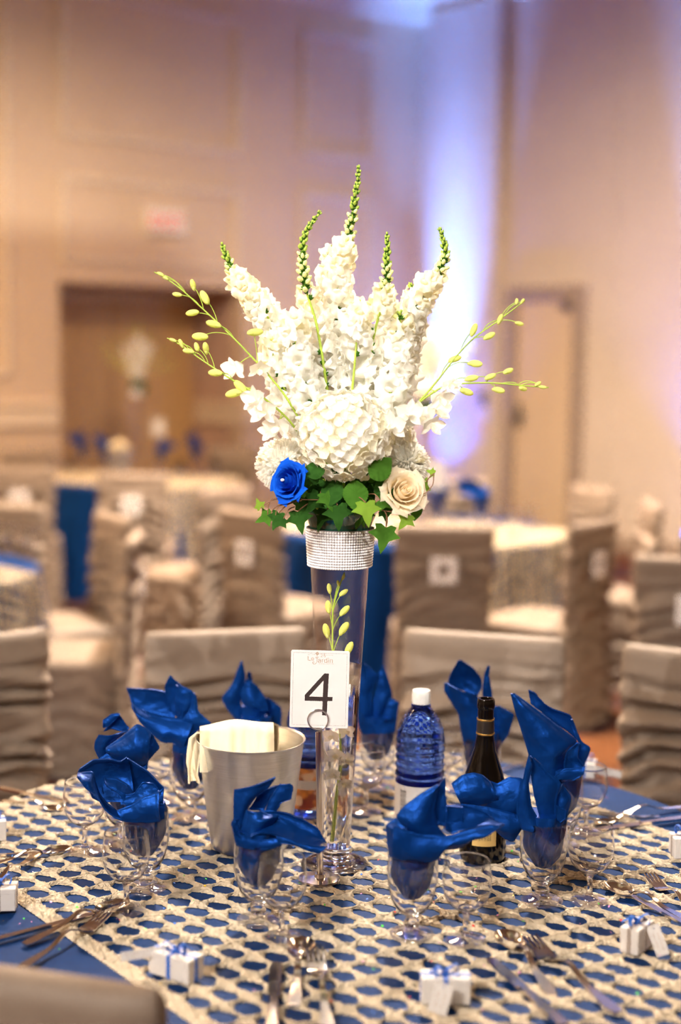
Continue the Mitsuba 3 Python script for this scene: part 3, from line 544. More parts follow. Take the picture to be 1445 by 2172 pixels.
# ---- bottles
def bottle_prof():
    p = [(0, .0005), (.036, .0005), (.043, .004), (.0455, .012)]
    p += [(.0455, z) for z in np.linspace(.03, .098, 5)]
    for i in range(5):
        z = .104 + i * .0155; p += [(.0455, z), (.0432, z + .004), (.0432, z + .006), (.0458, z + .010), (.0460, z + .0125)]
    p += [(.0452, .184), (.0425, .200), (.037, .215), (.029, .228), (.021, .238), (.0158, .245), (.0150, .250), (.0150, .255), (0, .255)]
    return p
WB = P(lathe(bottle_prof(), 64), 'blue_plastic', 40)
CAP = lathe([(0, .249), (.0172, .249), (.0176, .252), (.0176, .268), (.0165, .2735), (0, .274)], 48, wob=lambda z, a, r: .0004 * np.sign(np.sin(a * 24)) * (r > .0174))
def wbottle(o, label, orange):
    k = thing('water_bottle', label, 'bottle', 'blue water bottles'); M = mat4(o=o)
    part(k, 'body', WB, M=M); part(k, 'cap', CAP, 'white_plastic', 30, M, label='white screw cap')
    part(k, 'neck_ring', lathe([(.0150, .244), (.0185, .244), (.0185, .2465), (.0150, .2465)], 32), 'blue_plastic', 30, M)
    if orange:
        part(k, 'label', lathe([(.0462, .020), (.0466, .020), (.0466, .101), (.0462, .101), (.0462, .020)], 64), 'label_orange', 40, M, label='orange and red picture label')
        w = lathe([(.0467, .060), (.0470, .060), (.0470, .078), (.0467, .078), (.0467, .060)], 64); part(k, 'label_strip', w, 'card_white', 40, M, label='pale strip across the label')
    else:
        part(k, 'label', lathe([(.0462, .012), (.0466, .012), (.0466, .101), (.0462, .101), (.0462, .012)], 64), 'paper_white', 40, M, label='white paper label with a barcode')
        ms = []
        g = np.random.default_rng(3); z = .050
        while z < .092:
            w = g.choice([.0006, .001, .0016]); a0, a1 = math.radians(218), math.radians(236); q = np.linspace(a0, a1, 6)
            ms.append(grid_mesh(np.array([np.c_[.0469 * np.cos(q), .0469 * np.sin(q), q * 0 + z], np.c_[.0469 * np.cos(q), .0469 * np.sin(q), q * 0 + z + w]]))); z += w + g.choice([.0006, .001, .0014])
        q = np.linspace(math.radians(200), math.radians(300), 24); ms.append(grid_mesh(np.array([np.c_[.0469 * np.cos(q), .0469 * np.sin(q), q * 0 + .0405], np.c_[.0469 * np.cos(q), .0469 * np.sin(q), q * 0 + .0411]])))
        m = cat_(ms); part(k, 'barcode', m, 'ink_black', False, M)
    return k
wbottle(onz(888, 1766, ZT), 'blue water bottle with a white cap, right of the vase', False)
wbottle(onz(656, 1724, ZT), 'blue water bottle with an orange picture label, behind the card stand', True)
WP = onz(1023, 1818, ZT); M = mat4(o=WP); wine = thing('wine_bottle', 'dark opened wine bottle with gold neck rings, right of the blue water bottle', 'bottle')
part(wine, 'body', lathe(smooth_prof([(0, .006), (.030, .004), (.038, .0005), (.041, .004), (.0415, .02), (.0415, .09), (.0405, .118), (.036, .145), (.026, .178), (.0185, .202), (.0155, .225), (.0140, .268), (.0140, .272)], 70).tolist() + [(.0155, .274), (.0160, .280), (.0155, .288), (.0140, .2905), (.0110, .2905), (.0098, .288), (.0098, .262), (0, .262)], 64), 'wine_glass_dark', 35, M)
part(wine, 'foil', lathe([(.0146, .226), (.0160, .226), (.0149, .256), (.0143, .256), (.0146, .226)], 48), 'foil_dark', 40, M, label='dark foil collar')
for z, r in ((.2265, .0163), (.252, .0154)): part(wine, 'gold_ring', lathe([(r - .001, z), (r + .0003, z), (r + .0003, z + .003), (r - .001, z + .003), (r - .001, z)], 48), 'gold', True, M)
q = np.linspace(math.radians(238), math.radians(298), 20); part(wine, 'label', thick(np.array([np.c_[.0421 * np.cos(q), .0421 * np.sin(q), q * 0 + z] for z in (.034, .05, .072)]), .0004), 'gold_paper', True, M, label='gold back label with a barcode')
ms = []
for i in range(13):
    a = math.radians(255 + i * 2.3); w = math.radians(.6 + .5 * (i % 3 == 0)); q = np.array([a, a + w]); ms.append(grid_mesh(np.array([np.c_[.0425 * np.cos(q), .0425 * np.sin(q), q * 0 + z] for z in (.044, .064)])))
part(wine, 'barcode', cat_(ms), 'ink_black', False, M)
# ---- cutlery
def bend_z(m, fn):
    v = np.asarray(m.vertices).copy(); m.vertices = np.c_[v[:, :2], v[:, 2] + fn(v[:, 0], v[:, 1])]; return m
def strip(prof, n=60, th=.0022):              # half widths along x as a solid with rounded edges
    p = smooth_prof(np.c_[[a for a, _ in prof], [b for _, b in prof]], n) if False else None
def flat(poly, th, size=.006):
    m = extr(poly, th); v, f = trimesh.remesh.subdivide_to_size(m.vertices, m.faces, size); m = trimesh.Trimesh(v, f, process=False); m.merge_vertices(); return m
def hw(pts, n=60):
    x = np.linspace(pts[0][0], pts[-1][0], n); y = PchipInterpolator([a for a, _ in pts], [b for _, b in pts])(x)
    return Polygon(np.r_[np.c_[x, y], np.c_[x[::-1], -y[::-1]]])
# unit length along +x from the tip (0) to the handle's end (1)
def spoon():
    p = hw([(0, .002), (.03, .055), (.11, .098), (.2, .10), (.30, .055), (.345, .022), (.45, .018), (.7, .026), (.93, .042), (1, .030)], 80); m = flat(p, .010, .02)
    return bend_z(m, lambda x, y: np.where(x < .34, -.055 * np.clip(1 - ((x - .17) / .17) ** 2 - (y / .1) ** 2, 0, 1) + .025, .025 + .055 * np.exp(-((x - .47) / .12) ** 2) - .035 * np.clip((x - .55) / .45, 0, 1)))
def fork():
    p = hw([(.14, .052), (.24, .058), (.30, .042), (.36, .020), (.45, .015), (.7, .022), (.93, .038), (1, .027)], 70); ti = []
    for k in range(4):
        y = -.0465 + k * .031; ti.append(Polygon([(0.0, y - .003), (0.0, y + .003), (.03, y + .0075), (.16, y + .0095), (.16, y - .0095), (.03, y - .0075)]))
    m = flat(unary_union([p] + ti), .009, .02)
    return bend_z(m, lambda x, y: .010 + .05 * (np.clip(.16 - x, 0, 1) / .16) ** 1.5 * .6 - .02 * np.exp(-((x - .24) / .08) ** 2) + .055 * np.exp(-((x - .47) / .12) ** 2) - .01 * np.clip((x - .6) / .4, 0, 1))
def knife():
    b = Polygon([(0, -.012), (.02, -.030), (.08, -.044), (.45, -.040), (.47, -.030), (.47, .034), (.06, .034), (.015, .020)])
    h = hw([(.455, .026), (.50, .022), (.6, .026), (.9, .036), (.985, .034), (1, .026)], 30)
    mb = bend_z(flat(b, .008, .03), lambda x, y: .010 + 0 * x); mh = flat(h, .026, .03); return cat_([mb, mh])
CUT = dict(spoon=P(spoon(), 'steel', 40), fork=P(fork(), 'steel', 40), knife=P(knife(), 'steel', 40))
def cutlery(kind, a, b, label, dz=0.0, flip=1, roll=0):
    p, q = onz(*a, ZT), onz(*b, ZT); d = q - p; L = np.linalg.norm(d); x = d / L; y = np.cross([0, 0, 1], x) * flip; 
    z = np.cross(x, y); one(kind, CUT[kind], None, label, kind, kind + ('s' if kind != 'knife' else '') + (' on the main table' if kind != 'knife' else ' set, knives on the main table'), M=mat4(x, y, np.abs(z) * [0, 0, 1], p + [0, 0, dz + .0008], L))
cutlery('knife', (588, 2046), (574, 2205), 'steel knife at the bottom, left of the fork in the lower middle', 0)
cutlery('spoon', (641, 1996), (624, 2134), 'steel spoon in the lower middle, bowl touching the foot of a wine glass')
cutlery('fork', (668, 2028), (698, 2195), 'steel fork in the lower middle, tines pointing at the vase', .002)
cutlery('spoon', (1066, 1980), (1172, 2110), 'steel spoon right of the front wine glass, with a bright glint')
cutlery('fork', (1122, 2000), (1312, 2150), 'steel fork right of the glinting spoon')
cutlery('knife', (1038, 2036), (1196, 2180), 'dark steel knife lying below the glinting spoon')
cutlery('spoon', (1285, 1880), (1475, 1958), 'steel spoon above the white favour box at the right')
cutlery('fork', (1377, 1863), (1500, 1962), 'steel fork cut by the right edge')
cutlery('knife', (1342, 1910), (1490, 1992), 'violet-reflecting knife behind the favour box at the right', .006)
cutlery('fork', (1272, 1735), (1468, 1712), 'steel fork on the blue cloth at the right edge, farthest of its setting')
cutlery('spoon', (1262, 1750), (1398, 1731), 'steel spoon on the edge of the runner at the right')
cutlery('knife', (1268, 1762), (1465, 1737), 'steel knife on the edge of the runner at the right')
cutlery('knife', (204, 1940), (-14, 1999), 'steel knife on the blue cloth at the lower left', 0)
cutlery('spoon', (271, 1918), (52, 2004), 'steel spoon lying across the runner border at the lower left', .001)
cutlery('fork', (226, 1950), (40, 2062), 'steel fork lying across the runner border at the lower left, nearest the chair', .003)
cutlery('knife', (112, 1810), (-60, 1820), 'steel knife at the left edge, beside the nearer favour box')
cutlery('spoon', (152, 1804), (-40, 1842), 'steel spoon at the left edge with a ribbed glint', .002)
cutlery('fork', (-40, 1905), (86, 1815), 'steel fork with its handle on a spoon, at the left edge', .005, -1)
cutlery('knife', (140, 1704), (0, 1674), 'steel knife beyond the left wine glass')
cutlery('spoon', (132, 1722), (4, 1698), 'steel spoon left of the left wine glass')
cutlery('knife', (1046, 1640), (1122, 1618), 'steel knife beyond the drooping napkin at the right')
# ---- favour boxes
def favor(c0, c1, c2, hgt, label, tagq=None, bow=0.0):
    """white box: nearest bottom corner c0 and the two neighbours' directions, all on the table."""
    o = onz(*c0, ZT); e1, e2 = onz(*c1, ZT) - o, onz(*c2, ZT) - o; l1 = np.linalg.norm(e1); x = e1 / l1
    y = np.cross([0, 0, 1], x); y = y * (1 if y @ e2 > 0 else -1); l2 = max(.034, min(.055, abs(e2 @ y))); c = o + x * l1 / 2 + y * l2 / 2
    k = thing('favor_box', label, 'gift box', 'white favour boxes'); M = mat4(x, y, np.cross(x, y), c)
    zs = 1 if M[2, 2] > 0 else -1
    M = mat4(x, y * zs, (0, 0, 1), c)
    part(k, 'box', cbox(l1, l2, hgt, .0012, (0, 0, hgt / 2 + .0006)), 'paper_white', False, M)
    part(k, 'lid', cbox(l1 + .001, l2 + .001, .009, .001, (0, 0, hgt - .003)), 'paper_white', False, M)
    w = .0065; h2 = hgt + .0022; e = .0011
    rb = cat_([cbox(w, l2 + 2 * e, h2, .0004, (0, 0, h2 / 2)), cbox(l1 + 2 * e, w, h2 - .0002, .0004, (0, 0, h2 / 2))])
    part(k, 'ribbon', rb, 'ribbon_grey' if bow > 5 else 'ribbon_blue', False, M); bow = bow % 5
    ms = []
    for sg, ang, ln in ((1, .5, .019), (-1, 2.7, .019), (1, -.5, .023), (-1, 3.7, .025)):
        t = np.linspace(0, 1, 14); d = np.array([math.cos(ang + bow), math.sin(ang + bow), 0]); s = np.cross(d, [0, 0, 1])
        loop = ang in (.5, 2.7)
        cen = (d[None] * (ln * np.sin(t * np.pi) if loop else ln * t)[:, None] + np.array([0, 0, 1]) * ((.009 * np.sin(t * 2 * np.pi) * (t < 1) + .004 + .004 * np.sin(t * np.pi)) if loop else (.003 + .004 * np.sin(t * 4)))[:, None])
        ms.append(thick(np.stack([cen + s * .0034, cen - s * .0034], 1) + [0, 0, hgt + .002], .0005))
    ms.append(ellipsoid(.0042, .0042, .003, (0, 0, hgt + .005), 2)); part(k, 'bow', cat_(ms), 'ribbon_blue', 40, M, label='blue ribbon bow')
    if tagq is not None:
        (ax, ay, az), (bx, by, bz), wd = tagq; a, b = onz(ax, ay, ZT + az), onz(bx, by, ZT + bz); d = unit(b - a); view = unit(CAM - (a + b) / 2); s = unit(np.cross(d, view)); nrm = np.cross(s, d); nrm *= np.sign(nrm @ view); L = np.linalg.norm(b - a)
        if np.cross(s, d) @ nrm < 0: s = -s
        tm = Polygon([(-wd / 2, 0), (wd / 2, 0), (wd / 2, L), (-wd / 2, L)]).buffer(-.001).buffer(.001); MT = mat4(s, d, np.cross(s, d), a)
        part(k, 'tag', extr(tm.difference(Point(0, .005).buffer(.0014)), .0007), 'paper_white', False, MT, label='paper gift tag')
        g = np.random.default_rng(int(ax)); ink = [bd_ for bd_ in [tm.buffer(-.0016).difference(tm.buffer(-.0019))]]
        for r in range(2):
            yy = np.linspace(.012, L - .006, 60); xx = (r - .5) * wd * .34 + .0012 * np.sin(yy * 2600 + g.normal()) * (np.sin(yy * 420 + r * 2) > -.3); ink.append(LineString(np.c_[xx, yy]).buffer(.00022))
        part(k, 'tag_print', extr(unary_union(ink), .0001, .0007), 'ink_brown', False, MT)
    return k
favor((400, 2092), (315, 2064), (428, 2078), .034, 'white favour box with a blue bow and a tag to its left', ((352, 2016, .034), (256, 2030, .030), .013), .3)
favor((998, 2134), (893, 2132), (1004, 2112), .036, 'white favour box with a tag hanging down its front, at the bottom', ((944, 2086, .040), (926, 2150, .004), .027), .2)
favor((1353, 2030), (1314, 2019), (1409, 2001), .038, 'white favour box with a slanted tag on its right face, at the lower right', ((1384, 1962, .041), (1408, 2027, .002), .020), 5.9)
favor((1431, 1823), (1418, 1806), (1475, 1815), .036, 'white favour box cut by the right edge', None, 5.2)
favor((33, 1934), (-40, 1936), (40, 1915), .036, 'white favour box with a grey ribbon and blue bow at the left edge', None, 5.8)
favor((14, 1784), (-50, 1790), (24, 1768), .036, 'white favour box just cut by the left edge, farther up', None, .5)
favor((1262, 1652), (1215, 1648), (1275, 1640), .030, 'white favour box with a tag sticking out right of the tall pointed napkin', ((1262, 1630, .024), (1318, 1644, .006), .016), .4)
favor((936, 1583), (900, 1583), (944, 1575), .020, 'small white favour box behind the blue water bottle', ((930, 1568, .018), (958, 1571, .004), .013), .4)
# ---- holographic confetti strewn over the runner
cols = [('confetti_green', (.10, .75, .08)), ('confetti_red', (.85, .12, .10)), ('confetti_gold', (.85, .60, .06)), ('confetti_blue', (.12, .28, .85)), ('confetti_pink', (.75, .30, .60))]
hexa = Polygon([(math.cos(a), math.sin(a)) for a in np.linspace(0, 2 * np.pi, 7)[:-1]]); cf = thing('confetti', 'tiny shiny coloured confetti strewn over the crochet runner', 'confetti'); labels[cf]['kind'] = 'stuff'
g = np.random.default_rng(12)
for n, c in cols:
    mat(n, c, .2, .8); ms = []
    for _ in range(42):
        r, a = .70 * math.sqrt(g.random()), g.random() * 6.283; m = extr(hexa, .2); s = .0011 + .0014 * g.random(); t = unit([g.normal() * .35, g.normal() * .35 - .2, 1])
        ms.append(tf(m, frame(t, [g.normal(), g.normal(), 0], (MC[0] + r * math.cos(a), MC[1] + r * math.sin(a), ZT + .002), s)))
    kk = part(cf, 'flake', cat_(ms), n, False, kind='stuff')
# ================================================================== flowers of the centrepiece
YV = VP[1]
def floret(seed):
    g = np.random.default_rng(seed); nt, na = 11, 30; th = np.linspace(0, 2 * np.pi, na, endpoint=False); G = []
    ph = g.random(4) * 6.28
    for t in np.linspace(0, 1, nt):
        if t < .5: r = .0026 + .0052 * (t / .5) ** .8 + 0 * th; z = .017 * t / .5 + 0 * th; y0 = 0
        else:
            s = (t - .5) / .5; lobe = np.where(np.sin(th) > 0, 1.05 + .18 * np.cos(4 * th), .95 + .20 * np.cos(6 * th + np.pi))
            r = .0078 + (.0108 * lobe + .0014 * np.sin(9 * th + ph[0])) * s ** .9
            z = .017 + np.where(np.sin(th) > 0, .0085 * s - .006 * s * s, .005 * s - .011 * s * s) + .0034 * np.sin(7 * th + ph[1]) * s * s + .0018 * np.sin(13 * th + ph[2]) * s
        G.append(np.stack([r * np.cos(th), r * np.sin(th) * (1.0 if t < .5 else 1.05), z], -1))
    m = grid_mesh(np.array(G), True); lip = ellipsoid(.0058, .0026, .0042, (0, -.0040, .0185), 1)
    return cat_([m, lip])
FLO = [floret(s) for s in range(4)]; FLD = [P(m, 'petal_white', True) for m in FLO]; FLI = [P(m, 'petal_ivory', True) for m in FLO[:2]]
BUDM = cat_([ellipsoid(.0042, .0042, .0075, (0, 0, .008), 2)]); CALM = cat_([ellipsoid(.0040, .0040, .0042, (0, 0, .003), 1)] + [tf(ellipsoid(.0016, .0010, .0042, (0, .0034, .004), 1), rotz(a)) for a in np.arange(5) * 1.2566])
BUDP, BUDG, CALD = P(BUDM, 'bud_pale', True), P(BUDM, 'bud_green', True), P(CALM, 'leaf_mid', True)
def path3(pts, n=60):
    """(px, py, depth behind the vase axis) -> a smooth 3D curve"""
    return resample([at(x, y, YV + d) for x, y, d in pts], n)
def snapdragon(pts, f0, f1, label, n, seed, rad=1.0, bare=None, name='snapdragon', kids=True):
    g = np.random.default_rng(seed); p = path3(pts, 90); k = thing(name, label, 'flower', 'white snapdragon stems')
    part(k, 'stem', tube(p, np.linspace(.0036, .0012, 90), 8), 'stem_green', True)
    tn = np.gradient(p, axis=0); tn /= np.linalg.norm(tn, axis=1, keepdims=True); L = len(p) - 1; ga = g.random() * 6.28
    for i in range(n):
        u = f0 + (f1 - f0) * (i + g.random() * .6) / n; j = int(u * L); t = tn[j]; a = ga + i * 2.39996 + g.normal() * .25
        e1 = unit(np.cross(t, [.2, 1, .1])); e2 = np.cross(t, e1); r = e1 * math.cos(a) + e2 * math.sin(a)
        if bare and bare[0] < u < bare[1] and r[1] < -.35: continue
        w = (i / n); z = unit(r + t * (.15 + .55 * w) + g.normal(size=3) * .12); sc = rad * 1.25 * (1.12 - .38 * w ** 1.5) * (.9 + .2 * g.random())
        part(k, 'floret', (FLI[i % 2] if w > .8 else FLD[i % 4]), M=frame(z, t, p[j] + r * .002, sc))
        if i % 3 == 0: part(k, 'calyx', CALD, M=frame(z, t, p[j] + r * .001, 1.1))
    nb = int(46 * (1 - f1) / .22)
    for i in range(nb):
        w = i / max(1, nb - 1); u = f1 + (1 - f1) * w * .985; j = min(L, int(u * L)); t = tn[j]; a = ga + i * 2.39996
        e1 = unit(np.cross(t, [.2, 1, .1])); e2 = np.cross(t, e1); r = e1 * math.cos(a) + e2 * math.sin(a)
        z = unit(r * (.95 - .6 * w) + t * (.55 + .6 * w)); sc = 1.0 - .62 * w
        part(k, 'bud', BUDP if w < .45 else BUDG, M=frame(z, t, p[j] + r * .0018, sc))
        part(k, 'bud_calyx', CALD, M=frame(z, t, p[j] + r * .0014, sc * 1.02))
    return k
snapdragon([(722, 1105, .0), (724, 900, .02), (716, 690, .02), (716, 590, .0), (742, 490, -.01), (762, 349, -.01)], .40, .78, 'tallest white snapdragon, its green tip highest in the bouquet', 34, 1)
snapdragon([(716, 1105, .0), (700, 880, -.02), (672, 690, -.03), (645, 590, -.03), (642, 525, -.02), (681, 447, -.01)], .36, .74, 'white snapdragon with a bare green stem in front, left of the tallest', 30, 2, bare=(.4, .8))
snapdragon([(712, 1105, .0), (668, 900, .01), (612, 760, .0), (560, 660, -.01), (496, 580, -.01), (471, 513, -.01)], .36, .88, 'white snapdragon leaning farthest left', 42, 3)
snapdragon([(722, 1105, .0), (762, 880, -.02), (796, 700, -.03), (820, 600, -.03), (822, 492, -.02)], .40, .80, 'white snapdragon with a short straight green tip right of the tallest', 32, 4, bare=(.45, .72))
snapdragon([(724, 1105, .0), (790, 880, .02), (850, 720, .02), (898, 620, .0), (944, 545, .0), (931, 481, .0)], .38, .84, 'white snapdragon leaning farthest right', 40, 5)
snapdragon([(718, 1105, .02), (690, 850, .05), (690, 700, .05), (700, 600, .05), (706, 520, .04)], .42, .97, 'full white snapdragon behind the middle of the bouquet', 34, 6)
snapdragon([(726, 1105, .02), (820, 880, .04), (862, 760, .05), (876, 680, .05), (872, 600, .05)], .40, .96, 'full white snapdragon at the right rear of the bouquet', 32, 7)
snapdragon([(714, 1105, .0), (640, 900, -.01), (606, 830, -.02), (584, 770, -.02), (572, 710, -.02)], .42, .97, 'short white snapdragon low at the left of the bouquet', 22, 8)
snapdragon([(722, 1105, -.01), (742, 880, -.05), (752, 780, -.05), (758, 700, -.04), (760, 640, -.03)], .45, .97, 'short white snapdragon in the middle, above the hydrangea', 24, 9, bare=(.5, .8))
snapdragon([(718, 1105, -.01), (668, 880, -.05), (640, 800, -.05), (628, 730, -.05), (626, 660, -.03)], .45, .97, 'short white snapdragon left of the middle, above the hydrangea', 24, 10)
snapdragon([(724, 1105, -.01), (810, 880, -.04), (838, 800, -.04), (850, 720, -.03), (848, 660, -.03)], .45, .97, 'short white snapdragon right of the middle, above the hydrangea', 24, 11)
# ---- orchid sprays
def petal(L, w, cup=.25, curl=.0, tip=1.0, n=(7, 7)):
    u = np.linspace(0, 1, n[0])[:, None]; s = np.linspace(-1, 1, n[1])[None]
    ww = w * np.sin(np.pi * np.clip(u * .93 + .05, 0, 1)) ** .75 * (1 - .15 * tip * u)
    return grid_mesh(np.stack([s * ww, u * L + 0 * s, cup * L * (s ** 2 * .35 + u ** 2 * .3) + curl * L * np.sin(u * 3.1) + 0 * s], -1))
TEP, SEP, LIP = petal(.026, .0125, .2), petal(.026, .0075, .15), petal(.016, .008, .6)
TEPd, SEPd, LIPd = P(TEP, 'petal_white', True), P(SEP, 'petal_white', True), P(LIP, 'petal_ivory', True)
OBUD = cat_([tf(ellipsoid(.0052, .0058, .0112, (0, 0, .010), 2), np.eye(4)), tf(ellipsoid(.0030, .0034, .0055, (0, -.0035, .0035), 1), np.eye(4))])
OBd, OBi = P(OBUD, 'petal_yellowgreen', True), P(OBUD, 'petal_ivory', True)
def lift(el): return mat4((1, 0, 0), (0, math.cos(el), math.sin(el)), (0, -math.sin(el), math.cos(el)))
def orchid_flower(k, o, z, s, seed):
    g = np.random.default_rng(seed); B = frame(z, [0, 0, 1], o, s); f = part(k, 'flower', LIPd, M=B @ rotz(math.pi, (0, .001, .003)) @ lift(.9), label='open white orchid flower')
    for a, d in ((0, SEPd), (2.15, SEPd), (-2.15, SEPd), (1.15, TEPd), (-1.15, TEPd)):
        k2 = uniq(f + '__petal'); put(k2, d, None, M=B @ rotz(a + g.normal() * .08) @ lift(.15 + g.random() * .25))
def spray(pts, label, buds, flowers, seed, r=.0022, name='orchid_spray'):
    g = np.random.default_rng(seed); p = path3(pts, 60); k = thing(name, label, 'flower', 'dendrobium orchid sprays')
    part(k, 'stem', tube(p, np.linspace(r, r * .45, 60), 7), 'stem_green', True)
    for i, (px, py, d, ang, sc) in enumerate(buds):      # each bud on its own curved stalk
        e = at(px, py, YV + d); j = np.argmin(np.linalg.norm(p - e, axis=1)); j = max(0, j - 5); a = p[j]; dirv = unit([math.cos(ang), g.normal() * .3, math.sin(ang)])
        mid = (a + e) / 2 + np.array([0, 0, .006]); part(k, 'stalk', tube(resample([a, mid, e], 9), .0008, 5), 'stem_green', True)
        part(k, 'bud', OBi if sc > 1.15 else OBd, M=frame(dirv, [0, 1, .2], e - dirv * .009 * sc, sc * 1.15))
    for i, (px, py, d, ax, ay, sc) in enumerate(flowers):
        e = at(px, py, YV + d); j = np.argmin(np.linalg.norm(p - e, axis=1)); part(k, 'stalk', tube(resample([p[j], (p[j] + e) / 2 + [0, .004, .004], e], 8), .0009, 5), 'stem_green', True)
        orchid_flower(k, e, unit([ax, -1, ay]), sc, seed * 50 + i)
    return k
spray([(690, 1010, .0), (640, 900, -.04), (612, 850, -.06), (520, 742, -.06), (430, 655, -.05), (372, 604, -.05), (327, 577, -.05)], 'arching orchid spray reaching highest at the left',
      [(342, 582, -.05, 2.7, .5), (352, 590, -.05, 2.6, .5), (378, 625, -.05, 3.0, .65), (410, 606, -.05, 1.8, .75), (436, 634, -.05, 2.1, 1.05), (411, 663, -.05, 3.3, .9), (456, 688, -.06, 2.9, 1.0), (428, 714, -.05, 3.1, 1.1), (538, 705, -.06, .1, 1.05)], [(500, 783, -.07, -.6, -.35, 1.0), (548, 782, -.07, .3, -.6, .8)], 1)
spray([(680, 1010, .0), (620, 900, -.04), (560, 845, -.07), (500, 810, -.07), (430, 765, -.06), (380, 730, -.06), (354, 717, -.06)], 'lower orchid spray reaching left',
      [(368, 722, -.06, 2.8, .5), (385, 730, -.06, 2.0, .6), (402, 745, -.06, 3.0, .75), (437, 740, -.06, 1.7, .85), (418, 738, -.06, 1.9, .7), (460, 791, -.07, 3.1, 1.0), (500, 833, -.07, 3.4, 1.15), (512, 822, -.07, 2.4, 1.1)], [(543, 848, -.08, -.7, -.1, 1.05), (560, 872, -.08, -.3, -.3, 1.1), (592, 905, -.08, -.6, -.4, 1.1), (575, 915, -.06, -.8, -.8, .9)], 2)
spray([(760, 1010, .0), (815, 930, -.05), (846, 893, -.07), (900, 840, -.07), (1000, 722, -.06), (1060, 678, -.05), (1114, 637, -.05)], 'orchid spray rising to the right',
      [(1096, 641, -.05, 1.4, .5), (1108, 640, -.05, 1.0, .45), (1100, 686, -.05, -.2, .6), (1060, 679, -.05, 1.2, .7), (1036, 714, -.06, .5, .85), (1004, 702, -.06, 1.2, .9), (1006, 771, -.06, -.1, 1.0), (962, 762, -.06, .3, .9)], [(935, 845, -.09, .4, -.5, .95), (870, 880, -.09, -.2, .2, 1.05)], 3)
spray([(770, 1010, .0), (840, 910, -.02), (905, 842, -.04), (960, 815, -.05), (1040, 812, -.05), (1110, 818, -.05), (1164, 822, -.05)], 'orchid spray reaching level to the right',
      [(1150, 821, -.05, -.1, .5), (1140, 815, -.05, .6, .5), (1108, 824, -.05, -.2, .65), (1076, 788, -.05, .4, .75), (1056, 827, -.05, -.2, .85), (1038, 800, -.05, .4, .8), (998, 803, -.05, .2, .9), (987, 830, -.05, -.3, .95)], [(955, 813, -.06, .3, -.8, .75), (925, 870, -.06, .5, -.3, 1.05), (890, 885, -.07, .1, .0, 1.15), (915, 900, -.07, .6, -.7, .95), (832, 905, -.10, -.3, .1, 1.15)], 4)
# the spray standing in the water inside the vase
spray([(707, 1782, .0), (714, 1690, .0), (722, 1600, -.002), (720, 1480, -.004), (706, 1380, -.004), (706, 1300, -.002), (718, 1250, .0), (731, 1214, .002)], 'green and white orchid spray standing in the water inside the vase',
      [(728, 1225, .0, 1.2, .45), (718, 1238, .0, 1.8, .45), (699, 1250, .0, 1.7, .7), (727, 1258, .0, .6, .7), (697, 1290, .0, 1.7, .9), (729, 1297, -.005, .8, .9), (693, 1340, .0, 1.8, 1.0), (728, 1335, -.005, 1.0, 1.05), (739, 1378, -.005, 1.1, 1.0)],
      [(734, 1440, -.004, .3, -.2, .60), (704, 1560, -.006, -.3, -.2, .66), (733, 1552, -.004, .4, .2, .66), (714, 1600, -.008, -.2, -.1, .70), (733, 1610, -.004, .4, -.2, .70), (708, 1640, -.006, -.3, -.2, .66), (728, 1660, -.006, .3, -.3, .60)], 5, .0026, 'orchid_spray')
# ---- hydrangea
def hyd_floret(seed):
    g = np.random.default_rng(seed); ms = []
    for i in range(4):
        p = petal(.0145, .0092, .35, .0, .3, (5, 5)); ms.append(tf(p, rotz(i * math.pi / 2 + g.normal() * .08) @ lift(.25 + .2 * g.random())))
    ms.append(ellipsoid(.0016, .0016, .0012, (0, 0, .001), 1)); return cat_(ms)
HF = [hyd_floret(s) for s in range(3)]; HFd = [P(HF[0], 'petal_white', True), P(HF[1], 'petal_ivory', True), P(HF[2], 'petal_white', True)]
def sphere_pts(n):
    i = np.arange(n) + .5; ph = np.arccos(1 - 2 * i / n); th = np.pi * (1 + 5 ** .5) * i; return np.c_[np.cos(th) * np.sin(ph), np.sin(th) * np.sin(ph), np.cos(ph)]
def hydrangea(px, py, d, rx, rz, n, label, seed, leaves=()):
    g = np.random.default_rng(seed); o = at(px, py, YV + d); k = thing('hydrangea', label, 'flower', 'white hydrangea heads'); sc = 1 / 1207.0
    part(k, 'core', ellipsoid(rx * sc * .72, rx * sc * .72, rz * sc * .72, o, 2), 'petal_ivory', True)
    for i, v in enumerate(sphere_pts(n)):
        if v[1] > .55: continue
        q = v * np.array([rx * sc, rx * sc, rz * sc]) * (.86 + .12 * g.random()); z = unit(v + g.normal(size=3) * .22)
        part(k, 'floret', HFd[i % 3], M=frame(z, g.normal(size=3), o + q, .74 + .16 * g.random()))
    part(k, 'stem', tube([o, o * .5 + at(720, 1110, YV) * .5, at(722, 1120, YV)], .003, 7), 'stem_green', True)
    for l in leaves: leaf_part(k, *l)
    return k
def leaf_outline(kind):
    if kind == 'ivy':
        a = [(0, .02), (.18, -.10), (.40, -.06), (.34, .12), (.62, .30), (.40, .38), (.20, .50), (.14, .72), (0, 1.0)]; q = np.array(a)
        return np.r_[q, (q * [-1, 1])[-2:0:-1]]
    u = np.linspace(0, 1, 26); w = .36 * np.sin(np.pi * u ** .8) ** .85 * (1 + .10 * (np.arange(26) % 2) * (u < .97)); w[-1] = 0; q = np.c_[w, u]
    return np.r_[q, (q * [-1, 1])[-2:0:-1]]
